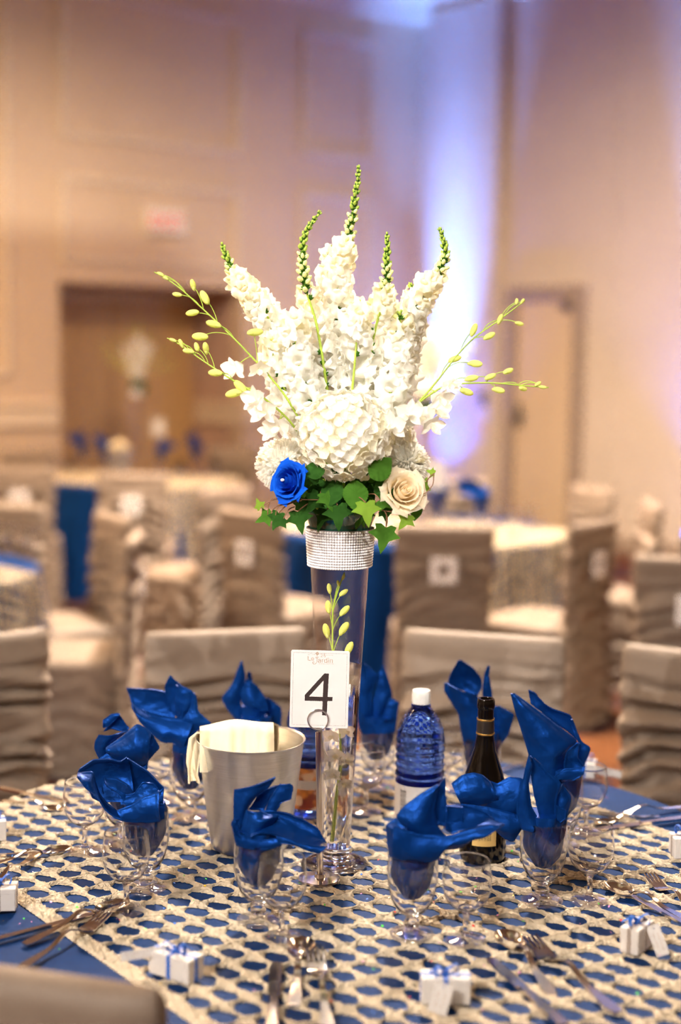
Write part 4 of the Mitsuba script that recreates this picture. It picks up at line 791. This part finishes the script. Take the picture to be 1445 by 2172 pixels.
def leaf_mesh(kind, seed):
    o = leaf_outline(kind); g = np.random.default_rng(seed); o = np.r_[o, o[:1]]; o = resample(o, 73, True)[:-1]; c = np.array([0, .22 if kind == 'ivy' else .42]); t = np.linspace(0, 1, 8)
    G = np.stack([c + (o - c) * s for s in t]); x, y = G[..., 0], G[..., 1]; ang = np.arctan2(x, y - .08)
    vein = (np.abs(np.sin(ang * 2.6)) if kind == 'ivy' else np.abs(np.sin((y + np.abs(x) * .7) * 16))); z = -.16 * np.abs(x) ** 1.3 - .12 * (y - .3) ** 2 + .025 * vein * t[:, None] + .04 * np.sin(y * 7 + g.random() * 6) * np.abs(x) * 2
    return grid_mesh(np.stack([x, y, z], -1), True)
LM = {(k, m): P(leaf_mesh(k, 3 + i), m, True) for i, (k, m) in enumerate([(a, b) for a in ('ivy', 'ovate') for b in ('leaf_dark', 'leaf_mid', 'leaf_bright')])}
def leaf_part(k, kind, m, px, py, d, ang, size, tx=0.0, tz=.25, stalk=None):
    """base of the leaf at the pixel, tip towards ang in the picture plane, size in metres"""
    o = at(px, py, YV + d); tip = unit([math.cos(ang), -.15, math.sin(ang)]); nz = unit(np.array([tx, -1, tz]))
    y = unit(tip - nz * (tip @ nz)); x = np.cross(y, nz); kk = part(k, 'leaf', LM[(kind, m)], M=mat4(x, y, nz, o, size))
    if stalk: part(k, 'vine', tube(resample([at(*stalk[:2], YV + stalk[2]), (at(*stalk[:2], YV + stalk[2]) + o) / 2 + [0, -.004, .006], o], 10), .0009, 6), 'vine_brown', True)
hydrangea(733, 925, -.075, 92, 90, 270, 'large round white hydrangea head in the front middle of the bouquet', 1,
          [('ovate', 'leaf_mid', 752, 1018, -.10, -1.5, .056, .05, .5), ('ovate', 'leaf_dark', 716, 1018, -.09, -1.9, .052, -.2, .5), ('ovate', 'leaf_mid', 786, 1014, -.12, .75, .052, .3, .3), ('ovate', 'leaf_dark', 690, 1000, -.12, 2.9, .040, -.3, .4), ('ovate', 'leaf_dark', 800, 1020, -.08, -.9, .045, .2, .4)])
hydrangea(690, 935, .02, 70, 70, 130, 'smaller white hydrangea head behind the front one, at the left', 2)
hydrangea(808, 925, .0, 66, 62, 130, 'white hydrangea head half hidden behind the front one, at the right', 3)
# ---- chrysanthemums
MP = petal(.034, .0046, .55, .05, .2, (6, 3)); MPd = P(MP, 'petal_white', True); MPi = P(MP, 'petal_ivory', True)
def mum(px, py, d, R, label, seed, axis):
    g = np.random.default_rng(seed); o = at(px, py, YV + d); k = thing('chrysanthemum', label, 'flower', 'white chrysanthemums'); A = frame(axis, [0, 0, 1])[:3, :3]; s = R / .042
    part(k, 'core', ellipsoid(R * .55, R * .55, R * .55, o, 2), 'petal_white', True)
    for i, v in enumerate(sphere_pts(330)):
        if v[2] < -.25: continue
        z = unit(v + g.normal(size=3) * .06); y = A @ z; h = A @ np.array([0, 0, 1.0]); zz = unit(h - y * (h @ y)) if abs(h @ y) < .98 else unit(np.cross(y, [.3, .2, .9])); x = np.cross(y, zz)
        part(k, 'petal', MPi if v[2] > .93 else MPd, M=mat4(x, y, zz, o + y * R * .22, s * (.78 + .1 * g.random())))
    part(k, 'stem', tube([o, at(720, 1115, YV)], .003, 6), 'stem_green', True)
mum(598, 986, -.03, .050, 'white chrysanthemum at the left, behind the blue rose', 1, unit([-.7, -.6, .3]))
mum(862, 985, -.02, .045, 'white chrysanthemum at the right, behind the white rose', 2, unit([.6, -.65, .25]))
# ---- roses
def rose(name, px, py, d, R, axis, mt, label, seed, layers=((3, .26, 1.02), (4, .42, 1.0), (5, .60, .95), (5, .78, .84), (5, .94, .66))):
    g = np.random.default_rng(seed); o = at(px, py, YV + d); k = thing(name, label, 'flower'); B = frame(axis, [0.2, 0, 1], o, R); aoff = 0
    sp = np.linspace(0, 1, 60); th = sp * 4.4 * np.pi; rr = .05 + .20 * sp; zt = .92 - .10 * sp
    G = np.stack([np.stack([rr * np.cos(th) * q, rr * np.sin(th) * q, -.3 + (zt + .3) * q2], -1) for q, q2 in ((.9, 0), (1.0, .5), (.96, .85), (1.04, 1.0))]); part(k, 'heart', grid_mesh(G), mt, True, B)
    for li, (n, r, h) in enumerate(layers):
        for i in range(n):
            a = aoff + 2 * np.pi * i / n + g.normal() * .1; u = np.linspace(0, 1, 12)[:, None]; s = np.linspace(-1, 1, 13)[None]; wa = (1.25 if li else 1.4) * (1 - .22 * s ** 4)
            prof = r * (np.sin(np.clip(u * 1.9, 0, 1.57)) ** .7) * (1 + .08 * li * np.clip(u - .75, 0, 1) * 8 * (.5 + .5 * np.abs(s))); top = (h - .10 * np.abs(s) ** 2.5 + .03 * g.normal()) ; z = -.75 + (top + .75) * u - .12 * li * np.clip(u - .85, 0, 1) * 3
            an = a + wa * s * (.55 + .45 * np.sin(u * 2.2)); G = np.stack([prof * np.cos(an) * (1 + .02 * s), prof * np.sin(an), z + 0 * an], -1); part(k, 'petal', grid_mesh(G), mt, True, B)
        aoff += .7
    for i in range(5): part(k, 'sepal', LM[('ovate', 'leaf_mid')], M=B @ rotz(i * 1.257) @ mat4(o=(0, .1, -.72), s=.8))
    part(k, 'stem', tube(resample([o - unit(axis) * R * .7, (o + at(720, 1100, YV)) / 2 - [0, 0, .01], at(720, 1115, YV)], 10), .003, 6), 'stem_green', True)
    return k, B
_, B = rose('blue_rose', 622, 1024, -.095, .0275, unit([-.62, -.74, .22]), 'petal_blue', 'dyed blue rose with a rhinestone pin at the left of the bouquet', 1)
one('rhinestone_pin', ellipsoid(.0033, .0033, .0026, (B @ [0, 0, .97, 1])[:3], 2), 'rhinestone', 'small round rhinestone pin in the heart of the blue rose', 'pin', smooth=True)
rose('white_rose', 852, 1046, -.085, .030, unit([.30, -.86, .34]), 'petal_cream', 'creamy white rose at the lower right of the bouquet', 2)
# ---- ivy and filling leaves, foam holder
one('floral_foam', lathe([(0, .575), (.047, .575), (.052, .60), (.058, .62), (.060, .64), (.050, .665), (0, .67)], 40), 'foam_green', 'dark green floral foam in the mouth of the vase', 'foam', M=MV, smooth=40)
def sprig(label, leaves):
    k = thing('ivy_sprig', label, 'ivy', 'ivy sprigs around the vase rim')
    for l in leaves: leaf_part(k, *l)
    return k
sprig('ivy trailing over the left of the vase rim on thin brown vines', [
    ('ivy', 'leaf_dark', 632, 1085, -.09, -1.35, .040, -.2, .2, (690, 1060, -.07)), ('ivy', 'leaf_dark', 592, 1088, -.09, -1.9, .032, -.3, .3, (640, 1062, -.08)), ('ivy', 'leaf_mid', 574, 1092, -.08, 3.5, .030, -.3, .4, (600, 1070, -.08)),
    ('ivy', 'leaf_bright', 553, 1078, -.08, 2.2, .020, -.5, .1, (610, 1056, -.07)), ('ivy', 'leaf_dark', 602, 1100, -.10, -2.4, .026, .1, .5, (625, 1075, -.08))])
sprig('large dark ivy leaf hanging over the front of the vase rim', [('ivy', 'leaf_dark', 716, 1072, -.105, -1.50, .044, .0, .1, (700, 1050, -.08)), ('ivy', 'leaf_dark', 678, 1050, -.09, -2.2, .040, -.2, .3, (690, 1040, -.06)), ('ivy', 'leaf_mid', 690, 1046, -.10, -1.2, .034, .2, .4)])
sprig('bright green ivy leaf at the right front of the vase rim', [('ivy', 'leaf_bright', 776, 1066, -.125, -1.45, .042, .1, .35, (745, 1058, -.09)), ('ivy', 'leaf_mid', 806, 1060, -.10, -.4, .030, .3, .3, (780, 1050, -.08))])
sprig('ivy hanging lowest at the right of the rhinestone band', [('ivy', 'leaf_mid', 819, 1118, -.10, -1.75, .046, .15, .1, (820, 1088, -.08)), ('ivy', 'leaf_bright', 868, 1092, -.10, -2.2, .032, .3, .2, (820, 1086, -.08)), ('ovate', 'leaf_mid', 886, 1060, -.08, -1.7, .036, .7, .1, (872, 1050, -.07)),
    ('ivy', 'leaf_bright', 896, 1040, -.07, 1.0, .026, .5, .2, (868, 1060, -.07)), ('ivy', 'leaf_bright', 922, 1004, -.06, 2.8, .016, .3, .3, (900, 1034, -.06))])
g = np.random.default_rng(5); fol = thing('filler_foliage', 'dense dark green leaves filling the base of the bouquet', 'foliage')
for i in range(46):
    x = 640 + 180 * g.random(); y = 1010 + 75 * g.random(); leaf_part(fol, 'ivy' if i % 2 else 'ovate', ('leaf_dark', 'leaf_dark', 'leaf_mid')[i % 3], x, y, -.06 + .06 * g.random(), g.random() * 6.28, .032 + .014 * g.random(), g.normal() * .5, .3 + g.normal() * .3)
vn = [[(568, 1092), (575, 1060), (600, 1055), (650, 1060), (720, 1058)], [(585, 1096), (590, 1075), (612, 1068), (640, 1058)], [(700, 1086), (692, 1070), (690, 1058), (720, 1056)], [(800, 1082), (830, 1086), (858, 1098)], [(818, 1120), (822, 1100), (816, 1085), (790, 1060)], [(884, 1052), (905, 1044), (920, 1020), (920, 1006)]]
k = thing('ivy_vine', 'thin brown vine tendrils curling around the vase rim', 'vine')
for v in vn: part(k, 'tendril', tube(resample([at(x, y, YV - .095) for x, y in v], 24), .0009, 6), 'vine_brown', True)
# ================================================================== satin napkins standing in the goblets
def nap_grid(L, Rr, Z, Y, bulge=0.0, seed=0, wr=.0022, n=40, k=32, flipd=1):
    ox, oy, s = Z
    def pts(P_):
        q = np.array([(a, b, c if len(r) else 0) for a, b, c, *r in [(*t, 0) if len(t) == 3 else (*t, 0, 0) for t in P_]], float) if False else np.array([t if len(t) == 3 else (*t, 0) for t in P_], float)
        r = resample(np.array([at(ox + a / s, oy + b / s, Y + c) for a, b, c in q]), n, True)
        for _ in range(2): r[1:-1] = .25 * r[:-2] + .5 * r[1:-1] + .25 * r[2:]
        return r
    A, B = pts(L), pts(Rr); w = np.linspace(0, 1, k)[None, :, None]; G = A[:, None] * (1 - w) + B[:, None] * w
    width = np.linalg.norm(A - B, axis=1)[:, None]; nn = fbm(G * 38 + seed * 7.3, 3, seed) - .5; n2 = noise(G * 16 + seed * 3.1, seed) - .5
    rid = 1 - np.abs(2 * noise(G * 30 + seed * 5.7, seed + 3) - 1) * 2; rid2 = 1 - np.abs(2 * fbm(G * 19 + seed * 2.7, 2, seed + 9) - 1) * 3
    off = -(rid * .0010 + rid2 * .0020) * np.sin(np.pi * w[..., 0]) ** .5 - bulge * np.sin(np.pi * w[..., 0]) * np.clip(width / .05, .2, 1.5) + nn * wr * 3 * np.sin(np.pi * w[..., 0]) ** .5 + n2 * wr * 2.5
    G = G + off[..., None] * np.array([0, 1, .0]); return G
def napkin(n, Z, label, leaves, dy=0.0):
    o = GOBP[n]; Y = o[1] + dy; ms = []
    for i, lf in enumerate(leaves):
        L, R_, d, bulge = lf[:4]; d1 = lf[4] if len(lf) > 4 else d
        add = lambda P_, e: [(*t[:2], (t[2] if len(t) > 2 else 0) + e) for t in P_]
        G = nap_grid(add(L, d), add(R_, d1), Z, Y, bulge, seed=i + len(label)); th = np.full(G.shape[:2], .0011); th[:3], th[-3:], th[:, :3], th[:, -3:] = .0030, .0030, .0030, .0030; ms.append(thick(G, th))
    # the tail pushed down into the goblet
    zz = np.linspace(.060, .150, 14); rr = np.interp(zz, [.06, .08, .10, .137, .150], [.012, .026, .0325, .0325, .032])
    wob = lambda z, a, r: r * (.07 * np.sin(5 * a + z * 60) + .05 * np.sin(9 * a - z * 90 + 1)) * np.clip((.14 - z) / .02, 0, 1)
    ms.append(lathe([(0, .058)] + list(zip(rr, zz)) + [(.02, .152), (0, .150)], 48, o, wob if False else (lambda z, a, r: r * (.06 * np.sin(5 * a + (z) * 60) + .04 * np.sin(9 * a - z * 90 + 1)))))
    return one('napkin', cat_(ms), 'napkin_satin', label, 'napkin', 'blue satin napkins on the main table', smooth=50)
napkin('n9', (150, 1580, 6.568), 'blue napkin opened like a dark rose, at the left in front', [
    ([(97, 430), (110, 340), (310, 205), (540, 195), (690, 235), (780, 175)], [(300, 740), (420, 800), (560, 800), (700, 800), (800, 780), (880, 760)], .02, -.012),
    ([(690, 235), (780, 175), (1050, 345), (1295, 580)], [(700, 850), (850, 850), (1000, 850), (1230, 870)], .032, -.012),
    ([(97, 400), (310, 370), (340, 520), (390, 670), (480, 790), (640, 920)], [(97, 450), (210, 600), (400, 770), (480, 900), (620, 1020), (760, 1065)], -.008, .006, -.034),
    ([(460, 455), (640, 470), (800, 560), (870, 680)], [(500, 570), (620, 640), (700, 700), (760, 830)], .004, .004, -.012),
    ([(690, 690), (830, 690), (900, 670), (1010, 510), (1160, 540), (1235, 650)], [(700, 830), (800, 830), (860, 830), (1000, 750), (1120, 700), (1235, 665)], -.008, -.006, -.016),
    ([(640, 920), (850, 840), (1000, 730), (1240, 650)], [(760, 1065), (900, 1075), (1080, 1080), (1250, 1060)], -.036, .010),
    ([(1215, 815), (1265, 812), (1315, 830)], [(1120, 1070), (1220, 1060), (1305, 1010)], -.024, .004),
    ([(1235, 650), (1300, 590)], [(1200, 1050), (1290, 900)], -.01, .002)])
napkin('n10', (180, 1490, 8.028), 'dark blue crumpled napkin at the left, behind the rose-like one', [
    ([(315, 290), (440, 205), (560, 190), (600, 210)], [(310, 430), (400, 400), (480, 330), (560, 240)], .01, .004),
    ([(560, 195), (610, 230), (700, 380), (755, 440)], [(320, 490), (450, 440), (600, 480), (740, 480)], .02, -.006),
    ([(250, 545), (180, 660), (170, 790), (250, 960), (300, 1100)], [(720, 480), (560, 600), (420, 740), (420, 850), (520, 1100)], .0, .012),
    ([(370, 770), (640, 580), (780, 460), (900, 360), (1080, 460), (1130, 520)], [(390, 860), (600, 980), (720, 1040), (850, 1060), (1000, 1060), (1080, 980)], -.022, .016),
    ([(1130, 520), (1060, 660), (960, 820), (850, 960), (880, 1150)], [(1140, 540), (1275, 770), (1180, 860), (1080, 990), (1060, 1130)], -.014, .006),
    ([(250, 960), (400, 860), (640, 970), (1080, 1000)], [(480, 1280), (650, 1300), (800, 1300), (1000, 1240)], -.012, .008)])
napkin('n1', (250, 1390, 6.568), 'blue napkin with a long leaf pointing left, behind the bucket', [
    ([(120, 460), (300, 462), (480, 470), (640, 500), (760, 560)], [(190, 670), (300, 740), (420, 800), (600, 850), (800, 880)], .022, -.008),
    ([(190, 670), (300, 745), (420, 805), (640, 860), (900, 885), (1080, 880)], [(210, 745), (320, 940), (460, 1080), (620, 1215), (780, 1215), (900, 1310)], -.010, .012, -.024),
    ([(730, 285), (650, 440), (670, 600), (720, 720), (800, 840)], [(735, 285), (900, 430), (870, 600), (850, 760), (840, 880)], .012, -.008),
    ([(820, 410), (800, 520), (800, 640), (830, 800), (850, 880)], [(880, 430), (1040, 500), (1090, 640), (1040, 760), (930, 880)], .0, .010),
    ([(1060, 520), (1000, 760), (900, 900), (880, 1100), (860, 1320)], [(1085, 560), (1115, 790), (1325, 965), (1100, 1040), (1000, 1340)], -.012, .006)])
napkin('n2', (450, 1390, 8.5), 'blue napkin with a thin upright tip, straight behind the bucket', [
    ([(530, 100), (350, 560), (165, 770), (300, 1000), (480, 1230), (560, 1420)], [(540, 110), (600, 400), (560, 600), (500, 830), (560, 1100), (760, 1420)], .0, .010),
    ([(620, 440), (520, 700), (540, 860), (650, 960), (850, 985)], [(640, 420), (830, 580), (950, 760), (1000, 900), (1010, 1000)], -.010, .010),
    ([(540, 900), (560, 1100), (600, 1250), (650, 1420)], [(1020, 1000), (960, 1050), (900, 1200), (880, 1420)], -.006, .012),
    ([(970, 760), (1010, 960), (900, 1200), (850, 1420)], [(1000, 770), (1240, 940), (1255, 1080), (1230, 1400)], .008, .006),
    ([(650, 290), (640, 400), (700, 560)], [(690, 300), (720, 490), (800, 580)], .02, .002)])
napkin('n8', (470, 1630, 6.02), 'blue napkin with a wide lobe drooping right over the card stand', [
    ([(165, 270), (160, 480), (165, 640), (200, 760), (260, 850)], [(690, 110), (600, 240), (430, 360), (330, 500), (280, 800)], .012, .006),
    ([(590, 260), (450, 360), (380, 490), (350, 520)], [(760, 200), (680, 280), (600, 420), (540, 545)], .030, -.004),
    ([(760, 200), (680, 290), (600, 420), (550, 560)], [(870, 190), (915, 230), (895, 390), (770, 430), (680, 560)], .015, .008),
    ([(320, 530), (270, 700), (260, 850), (330, 900)], [(500, 550), (620, 600), (740, 590), (600, 760), (400, 900)], -.012, .014),
    ([(500, 545), (660, 545), (850, 580), (1060, 660), (1220, 750), (1340, 950)], [(370, 890), (480, 830), (620, 830), (760, 880), (900, 940), (1240, 1000)], -.004, -.014, -.034),
    ([(700, 870), (840, 890), (1000, 960), (1200, 990), (1352, 1000)], [(720, 945), (840, 955), (960, 975), (1100, 1040), (1240, 1078)], -.036, .004),
    ([(130, 710), (220, 840), (340, 890), (500, 915), (720, 895)], [(190, 970), (300, 1010), (450, 1030), (600, 1025), (775, 970)], -.034, .006),
    ([(165, 640), (130, 710), (195, 900)], [(215, 640), (200, 720), (270, 880)], -.01, .004)])
napkin('n7', (800, 1630, 4.661), 'blue napkin with a split upright leaf and a band sweeping right, before the water bottle', [
    ([(600, 160), (440, 250), (270, 370), (190, 470), (300, 640)], [(605, 165), (560, 420), (590, 560), (650, 640), (690, 680)], .008, .012),
    ([(610, 170), (555, 420), (560, 500), (590, 560)], [(670, 90), (680, 300), (692, 460), (690, 575)], .016, -.008),
    ([(680, 360), (760, 360), (850, 355), (960, 380), (1080, 440), (1200, 540), (1262, 555)], [(680, 600), (740, 650), (790, 620), (900, 600), (1000, 575), (1100, 560), (1210, 575)], .012, -.008, -.01),
    ([(690, 370), (690, 540)], [(850, 380), (845, 560)], .0, -.006),
    ([(160, 570), (300, 620), (480, 660), (700, 670), (900, 610), (1110, 560), (1240, 570)], [(140, 880), (260, 910), (400, 940), (605, 900), (640, 805), (800, 790), (965, 685)], -.034, .012, -.03),
    ([(190, 490), (92, 560), (110, 760), (130, 870)], [(300, 610), (160, 590), (170, 700), (190, 880)], -.012, .006, -.03)])
napkin('n6', (940, 1580, 4.817), 'blue napkin with a pleated upright peak and a fold drooping left over the wine bottle', [
    ([(90, 400), (200, 310), (310, 285), (400, 310), (480, 380)], [(190, 610), (300, 620), (410, 610), (500, 580), (570, 560)], .0, .014),
    ([(480, 370), (560, 400), (680, 330), (780, 340), (860, 370)], [(400, 620), (560, 730), (650, 770), (720, 760), (800, 800)], .006, .010),
    ([(180, 600), (300, 612), (400, 622), (600, 670), (790, 720)], [(330, 740), (470, 800), (620, 950), (715, 992), (800, 850)], -.006, .012),
    ([(880, 100), (830, 300), (765, 560), (748, 680), (810, 860)], [(910, 220), (870, 420), (900, 640), (980, 760), (1060, 880)], -.020, .008),
    ([(890, 110), (900, 300), (930, 500), (980, 700), (1050, 870)], [(930, 140), (1100, 300), (1212, 390), (1160, 540), (1140, 880)], -.012, .006),
    ([(1170, 520), (1140, 680), (1110, 880)], [(1215, 400), (1312, 530), (1270, 700), (1245, 870)], -.004, .010),
    ([(1155, 620), (1210, 650), (1262, 670)], [(1150, 760), (1200, 800), (1255, 760)], -.026, .006)])
napkin('n5', (1060, 1440, 6.568), 'tall blue napkin with one big pointed leaf, at the right', [
    ([(158, 200), (230, 480), (330, 780), (410, 1050), (540, 1400)], [(200, 200), (640, 520), (900, 720), (1100, 880), (930, 1050), (880, 1400)], -.010, .016),
    ([(400, 150), (500, 200), (600, 320), (740, 420), (980, 500), (1010, 560)], [(440, 350), (560, 440), (700, 560), (850, 660), (960, 740), (1110, 890)], .020, -.004),
    ([(1000, 560), (1100, 860), (1090, 1000), (1060, 1250)], [(1010, 560), (1130, 870), (1265, 960), (1170, 1240)], .010, .006),
    ([(1090, 890), (930, 1020), (895, 1200), (900, 1380)], [(1115, 900), (1090, 1100), (1195, 1235), (1130, 1370)], -.028, -.008),
    ([(760, 1360), (910, 1250), (1060, 1250), (1195, 1225)], [(760, 1440), (900, 1430), (1030, 1420), (1160, 1330)], -.034, .006)])
napkin('n4', (920, 1380, 7.242), 'blue napkin with a broad rounded leaf and a thin spike, behind the wine bottle', [
    ([(390, 145), (300, 280), (230, 450), (230, 520), (280, 560)], [(420, 150), (600, 260), (730, 430), (745, 560), (660, 720)], .020, -.010),
    ([(225, 520), (280, 760), (390, 980), (420, 1200), (480, 1500)], [(640, 680), (760, 820), (870, 900), (880, 1150), (880, 1520)], -.010, .014),
    ([(840, 230), (780, 360), (758, 600), (760, 840)], [(855, 235), (850, 420), (890, 640), (912, 860)], .002, .004),
    ([(870, 840), (880, 1000), (870, 1250), (860, 1510)], [(1000, 850), (1238, 980), (1150, 1280), (1000, 1490)], .008, .010),
    ([(165, 500), (170, 620), (320, 860)], [(230, 490), (290, 640), (400, 1000)], .020, -.004)])
napkin('n3', (750, 1390, 8.04), 'blue napkin with a bright folded face, right behind the vase', [
    ([(60, 90), (40, 400), (60, 800), (90, 1200), (150, 1330)], [(170, 130), (300, 240), (420, 330), (300, 640), (320, 1340)], -.006, .010),
    ([(510, 160), (430, 300), (400, 560), (300, 900), (280, 1340)], [(520, 170), (590, 400), (660, 700), (560, 950), (480, 1340)], .002, .010),
    ([(600, 730), (560, 900), (480, 1100), (440, 1340)], [(680, 740), (772, 800), (740, 1020), (710, 1300)], -.008, .006),
    ([(90, 1150), (120, 1250), (150, 1335)], [(715, 1150), (712, 1250), (700, 1310)], -.03, .006)])
# ================================================================== settings on the tables in the background
def bouquet_far(px, py, c, label, seed):
    """a tall vase arrangement like the main one; far and blurred, so each stem is a single mesh"""
    g = np.random.default_rng(seed); o = onz(px, py, ZT); M = mat4(o=o); v = thing('trumpet_vase', 'tapered glass vase with a rhinestone band ' + label, 'vase', 'vases on the far tables')
    part(v, 'body', lathe([(0, .033)] + smooth_prof([(.0245, .033), (.0262, .06), (.029, .12), (.0395, .34), (.0495, .52), (.0535, .60), (.0605, .624)], 20).tolist() + [(0, .624)], 32), 'clear_glass', 35, M)
    part(v, 'foot', lathe([(0, .0005), (.0545, .0005), (.05, .006), (.0235, .019), (.0246, .0325), (0, .0326)], 32), 'clear_glass', True, M)
    part(v, 'rhinestone_band', lathe([(.0527, .53), (.058, .60), (.056, .60), (.0505, .53), (.0527, .53)], 40), 'rhinestone', True, M)
    b = thing('flower_bouquet', 'blurred tall white bouquet with green tips ' + label, 'bouquet', 'bouquets on the far tables'); T_ = o + np.array([0, 0, .62])
    hy = [ellipsoid(.06, .06, .055, T_ + [0, -.01, .10], 2)]
    for q in sphere_pts(90): hy.append(tf(HF[0], frame(q, g.normal(size=3), T_ + [0, -.01, .10] + q * .068, 1.0)))
    part(b, 'hydrangea', cat_(hy), 'petal_white', True)
    for i, (dx, dz, dd) in enumerate(((-.17, .42, 0), (-.06, .50, .05), (.02, .56, -.02), (.09, .48, .03), (.17, .44, 0))):
        p = resample([T_, T_ + [dx * .4, dd, dz * .5], T_ + [dx, dd, dz]], 40); fl, bd_ = [], []
        for k in range(34):
            u = .25 + .72 * k / 34; a = k * 2.4; z = unit([math.cos(a), math.sin(a), .4]); 
            (fl if u < .76 else bd_).append(tf(FLO[k % 4], frame(z, [0, 0, 1], p[int(u * 39)], 1.25)) if u < .76 else tf(BUDM, frame(z, [0, 0, 1], p[int(u * 39)], .9)))
        part(b, 'snapdragon', cat_(fl), 'petal_white', True); part(b, 'snapdragon_tip', cat_(bd_ + [tube(p, .003, 5)]), 'bud_green', True)
    for i, (dx, dz) in enumerate(((-.30, .36), (-.26, .24), (.28, .34), (.32, .20))):
        p = resample([T_ + [0, -.02, .05], T_ + [dx * .5, -.05, dz * .65], T_ + [dx, -.05, dz]], 24); part(b, 'orchid_spray', cat_([tube(p, .002, 5)] + [tf(OBUD, frame([math.cos(j), -.2, math.sin(j)], [0, 1, .2], p[8 + j] + g.normal(size=3) * .008, .9)) for j in range(1, 15)]), 'petal_yellowgreen', True)
    for i in range(14): part(b, 'leaf', LM[('ivy' if i % 2 else 'ovate', 'leaf_dark')], M=frame(unit([g.normal(), -1, .4]), [g.normal(), 0, g.normal()], T_ + [.03 * g.normal(), -.04, .01 + .01 * g.normal()], .07))
def card_far(px, py, label):
    o = onz(px, py, ZT); k = thing('table_number_card', 'blurred white table number card ' + label, 'table number', 'table cards on the far tables'); part(k, 'board', cbox(.105, .003, .145, .0008, o + [0, 0, .30]), 'card_white')
    s = thing('card_stand', 'thin metal card stand ' + label, 'stand', 'card stands on the far tables'); part(s, 'pole', tube([o + [0, .004, 0], o + [0, .004, .25]], .005, 8), 'steel', True); part(s, 'base', lathe([(0, .0003), (.034, .0003), (.033, .0045), (0, .006)], 24), 'steel', 30, mat4(o=o))
def nap_far(src, px, py, label, s=1.0):
    """a copy of one of the main table's napkins in its goblet"""
    o = onz(px, py, ZT); i = ('n9', 'n10', 'n1', 'n2', 'n8', 'n7', 'n6', 'n5', 'n4', 'n3').index(src); key = 'napkin' if i == 0 else f'napkin_{i:03d}'
    d = {a: b for a, b in scene[key].items() if a != 'to_world'}; M = mat4(o=o) @ rotz(0, s=s) @ mat4(o=-GOBP[src])
    one('napkin', d, None, 'blurred blue napkin ' + label, 'napkin', 'blue satin napkins on the far tables', M=M)
    glassware('water_goblet', GOB, 'blurred goblet with the napkin ' + label, 'goblet', 'water goblets on the far tables', mat4(o=o))
bouquet_far(291, 972, T3, 'on the far table before the alcove', 1)
card_far(336, 985, 'right of the far vase before the alcove')
nap_far('n1', 176, 985, 'at the left end of the far table before the alcove'); nap_far('n5', 226, 1000, 'left of the far vase before the alcove'); nap_far('n7', 342, 994, 'below the white card on the far table'); nap_far('n4', 414, 992, 'at the right end of the far table before the alcove')
k = thing('ice_bucket', 'blurred bucket with a cream cloth in front of the far vase', 'bucket'); o = onz(254, 1008, ZT); part(k, 'body', lathe(bo, 32), 'aluminium', 30, mat4(o=o)); cm = ellipsoid(1, 1, 1, sub=4); cv = np.asarray(cm.vertices); cm.vertices = cv * [.075, .06, .06] * (.75 + .55 * fbm(cv * 2.2, 3, 4))[:, None] + o + [0, 0, .195]; part(k, 'cloth', cm, 'linen_cream', True)
bouquet_far(893, 1108, TR, 'on the table behind the vase', 2)
card_far(921, 1132, 'on the table behind the vase')
nap_far('n10', 925, 1124, 'right behind the white rose', 1.15); nap_far('n9', 1020, 1120, 'before the blue light, left of the service door', 1.2)
for i, (x, y, t) in enumerate([(150, 1012, 'left end of the far alcove table'), (382, 1016, 'right of the far alcove card'), (455, 1010, 'far right end of the alcove table'), (1060, 1112, 'right part of the table behind the vase'), (1120, 1120, 'right end of the table behind the vase'), (860, 1128, 'left part of the table behind the vase'), (1085, 1136, 'front right of the table behind the vase'), (20, 1175, 'table cut by the left edge'), (62, 1182, 'corner of the table cut by the left edge')]):
    glassware('wine_glass', WIN, 'blurred wine glass at the ' + t, 'wine glass', 'wine glasses on the far tables', mat4(o=onz(x, y, ZT)))
k = thing('chair_sash_flower', 'rosy fabric rosette on the back of the side-on chair, left of the main table', 'rosette'); o = onz(292, 1168, .90) + [.03, 0, -.02]
g = np.random.default_rng(4)
for i in range(7): part(k, 'petal', thick(np.asarray(tf(petal(.07, .035, .5, .1, .2, (8, 8)), frame(unit([.4 + g.normal() * .4, g.normal() * .6, .5]), [g.normal() * .4, g.normal() * .4, 1], o)).vertices).reshape(8, 8, 3), .003), 'chair_fabric', True)
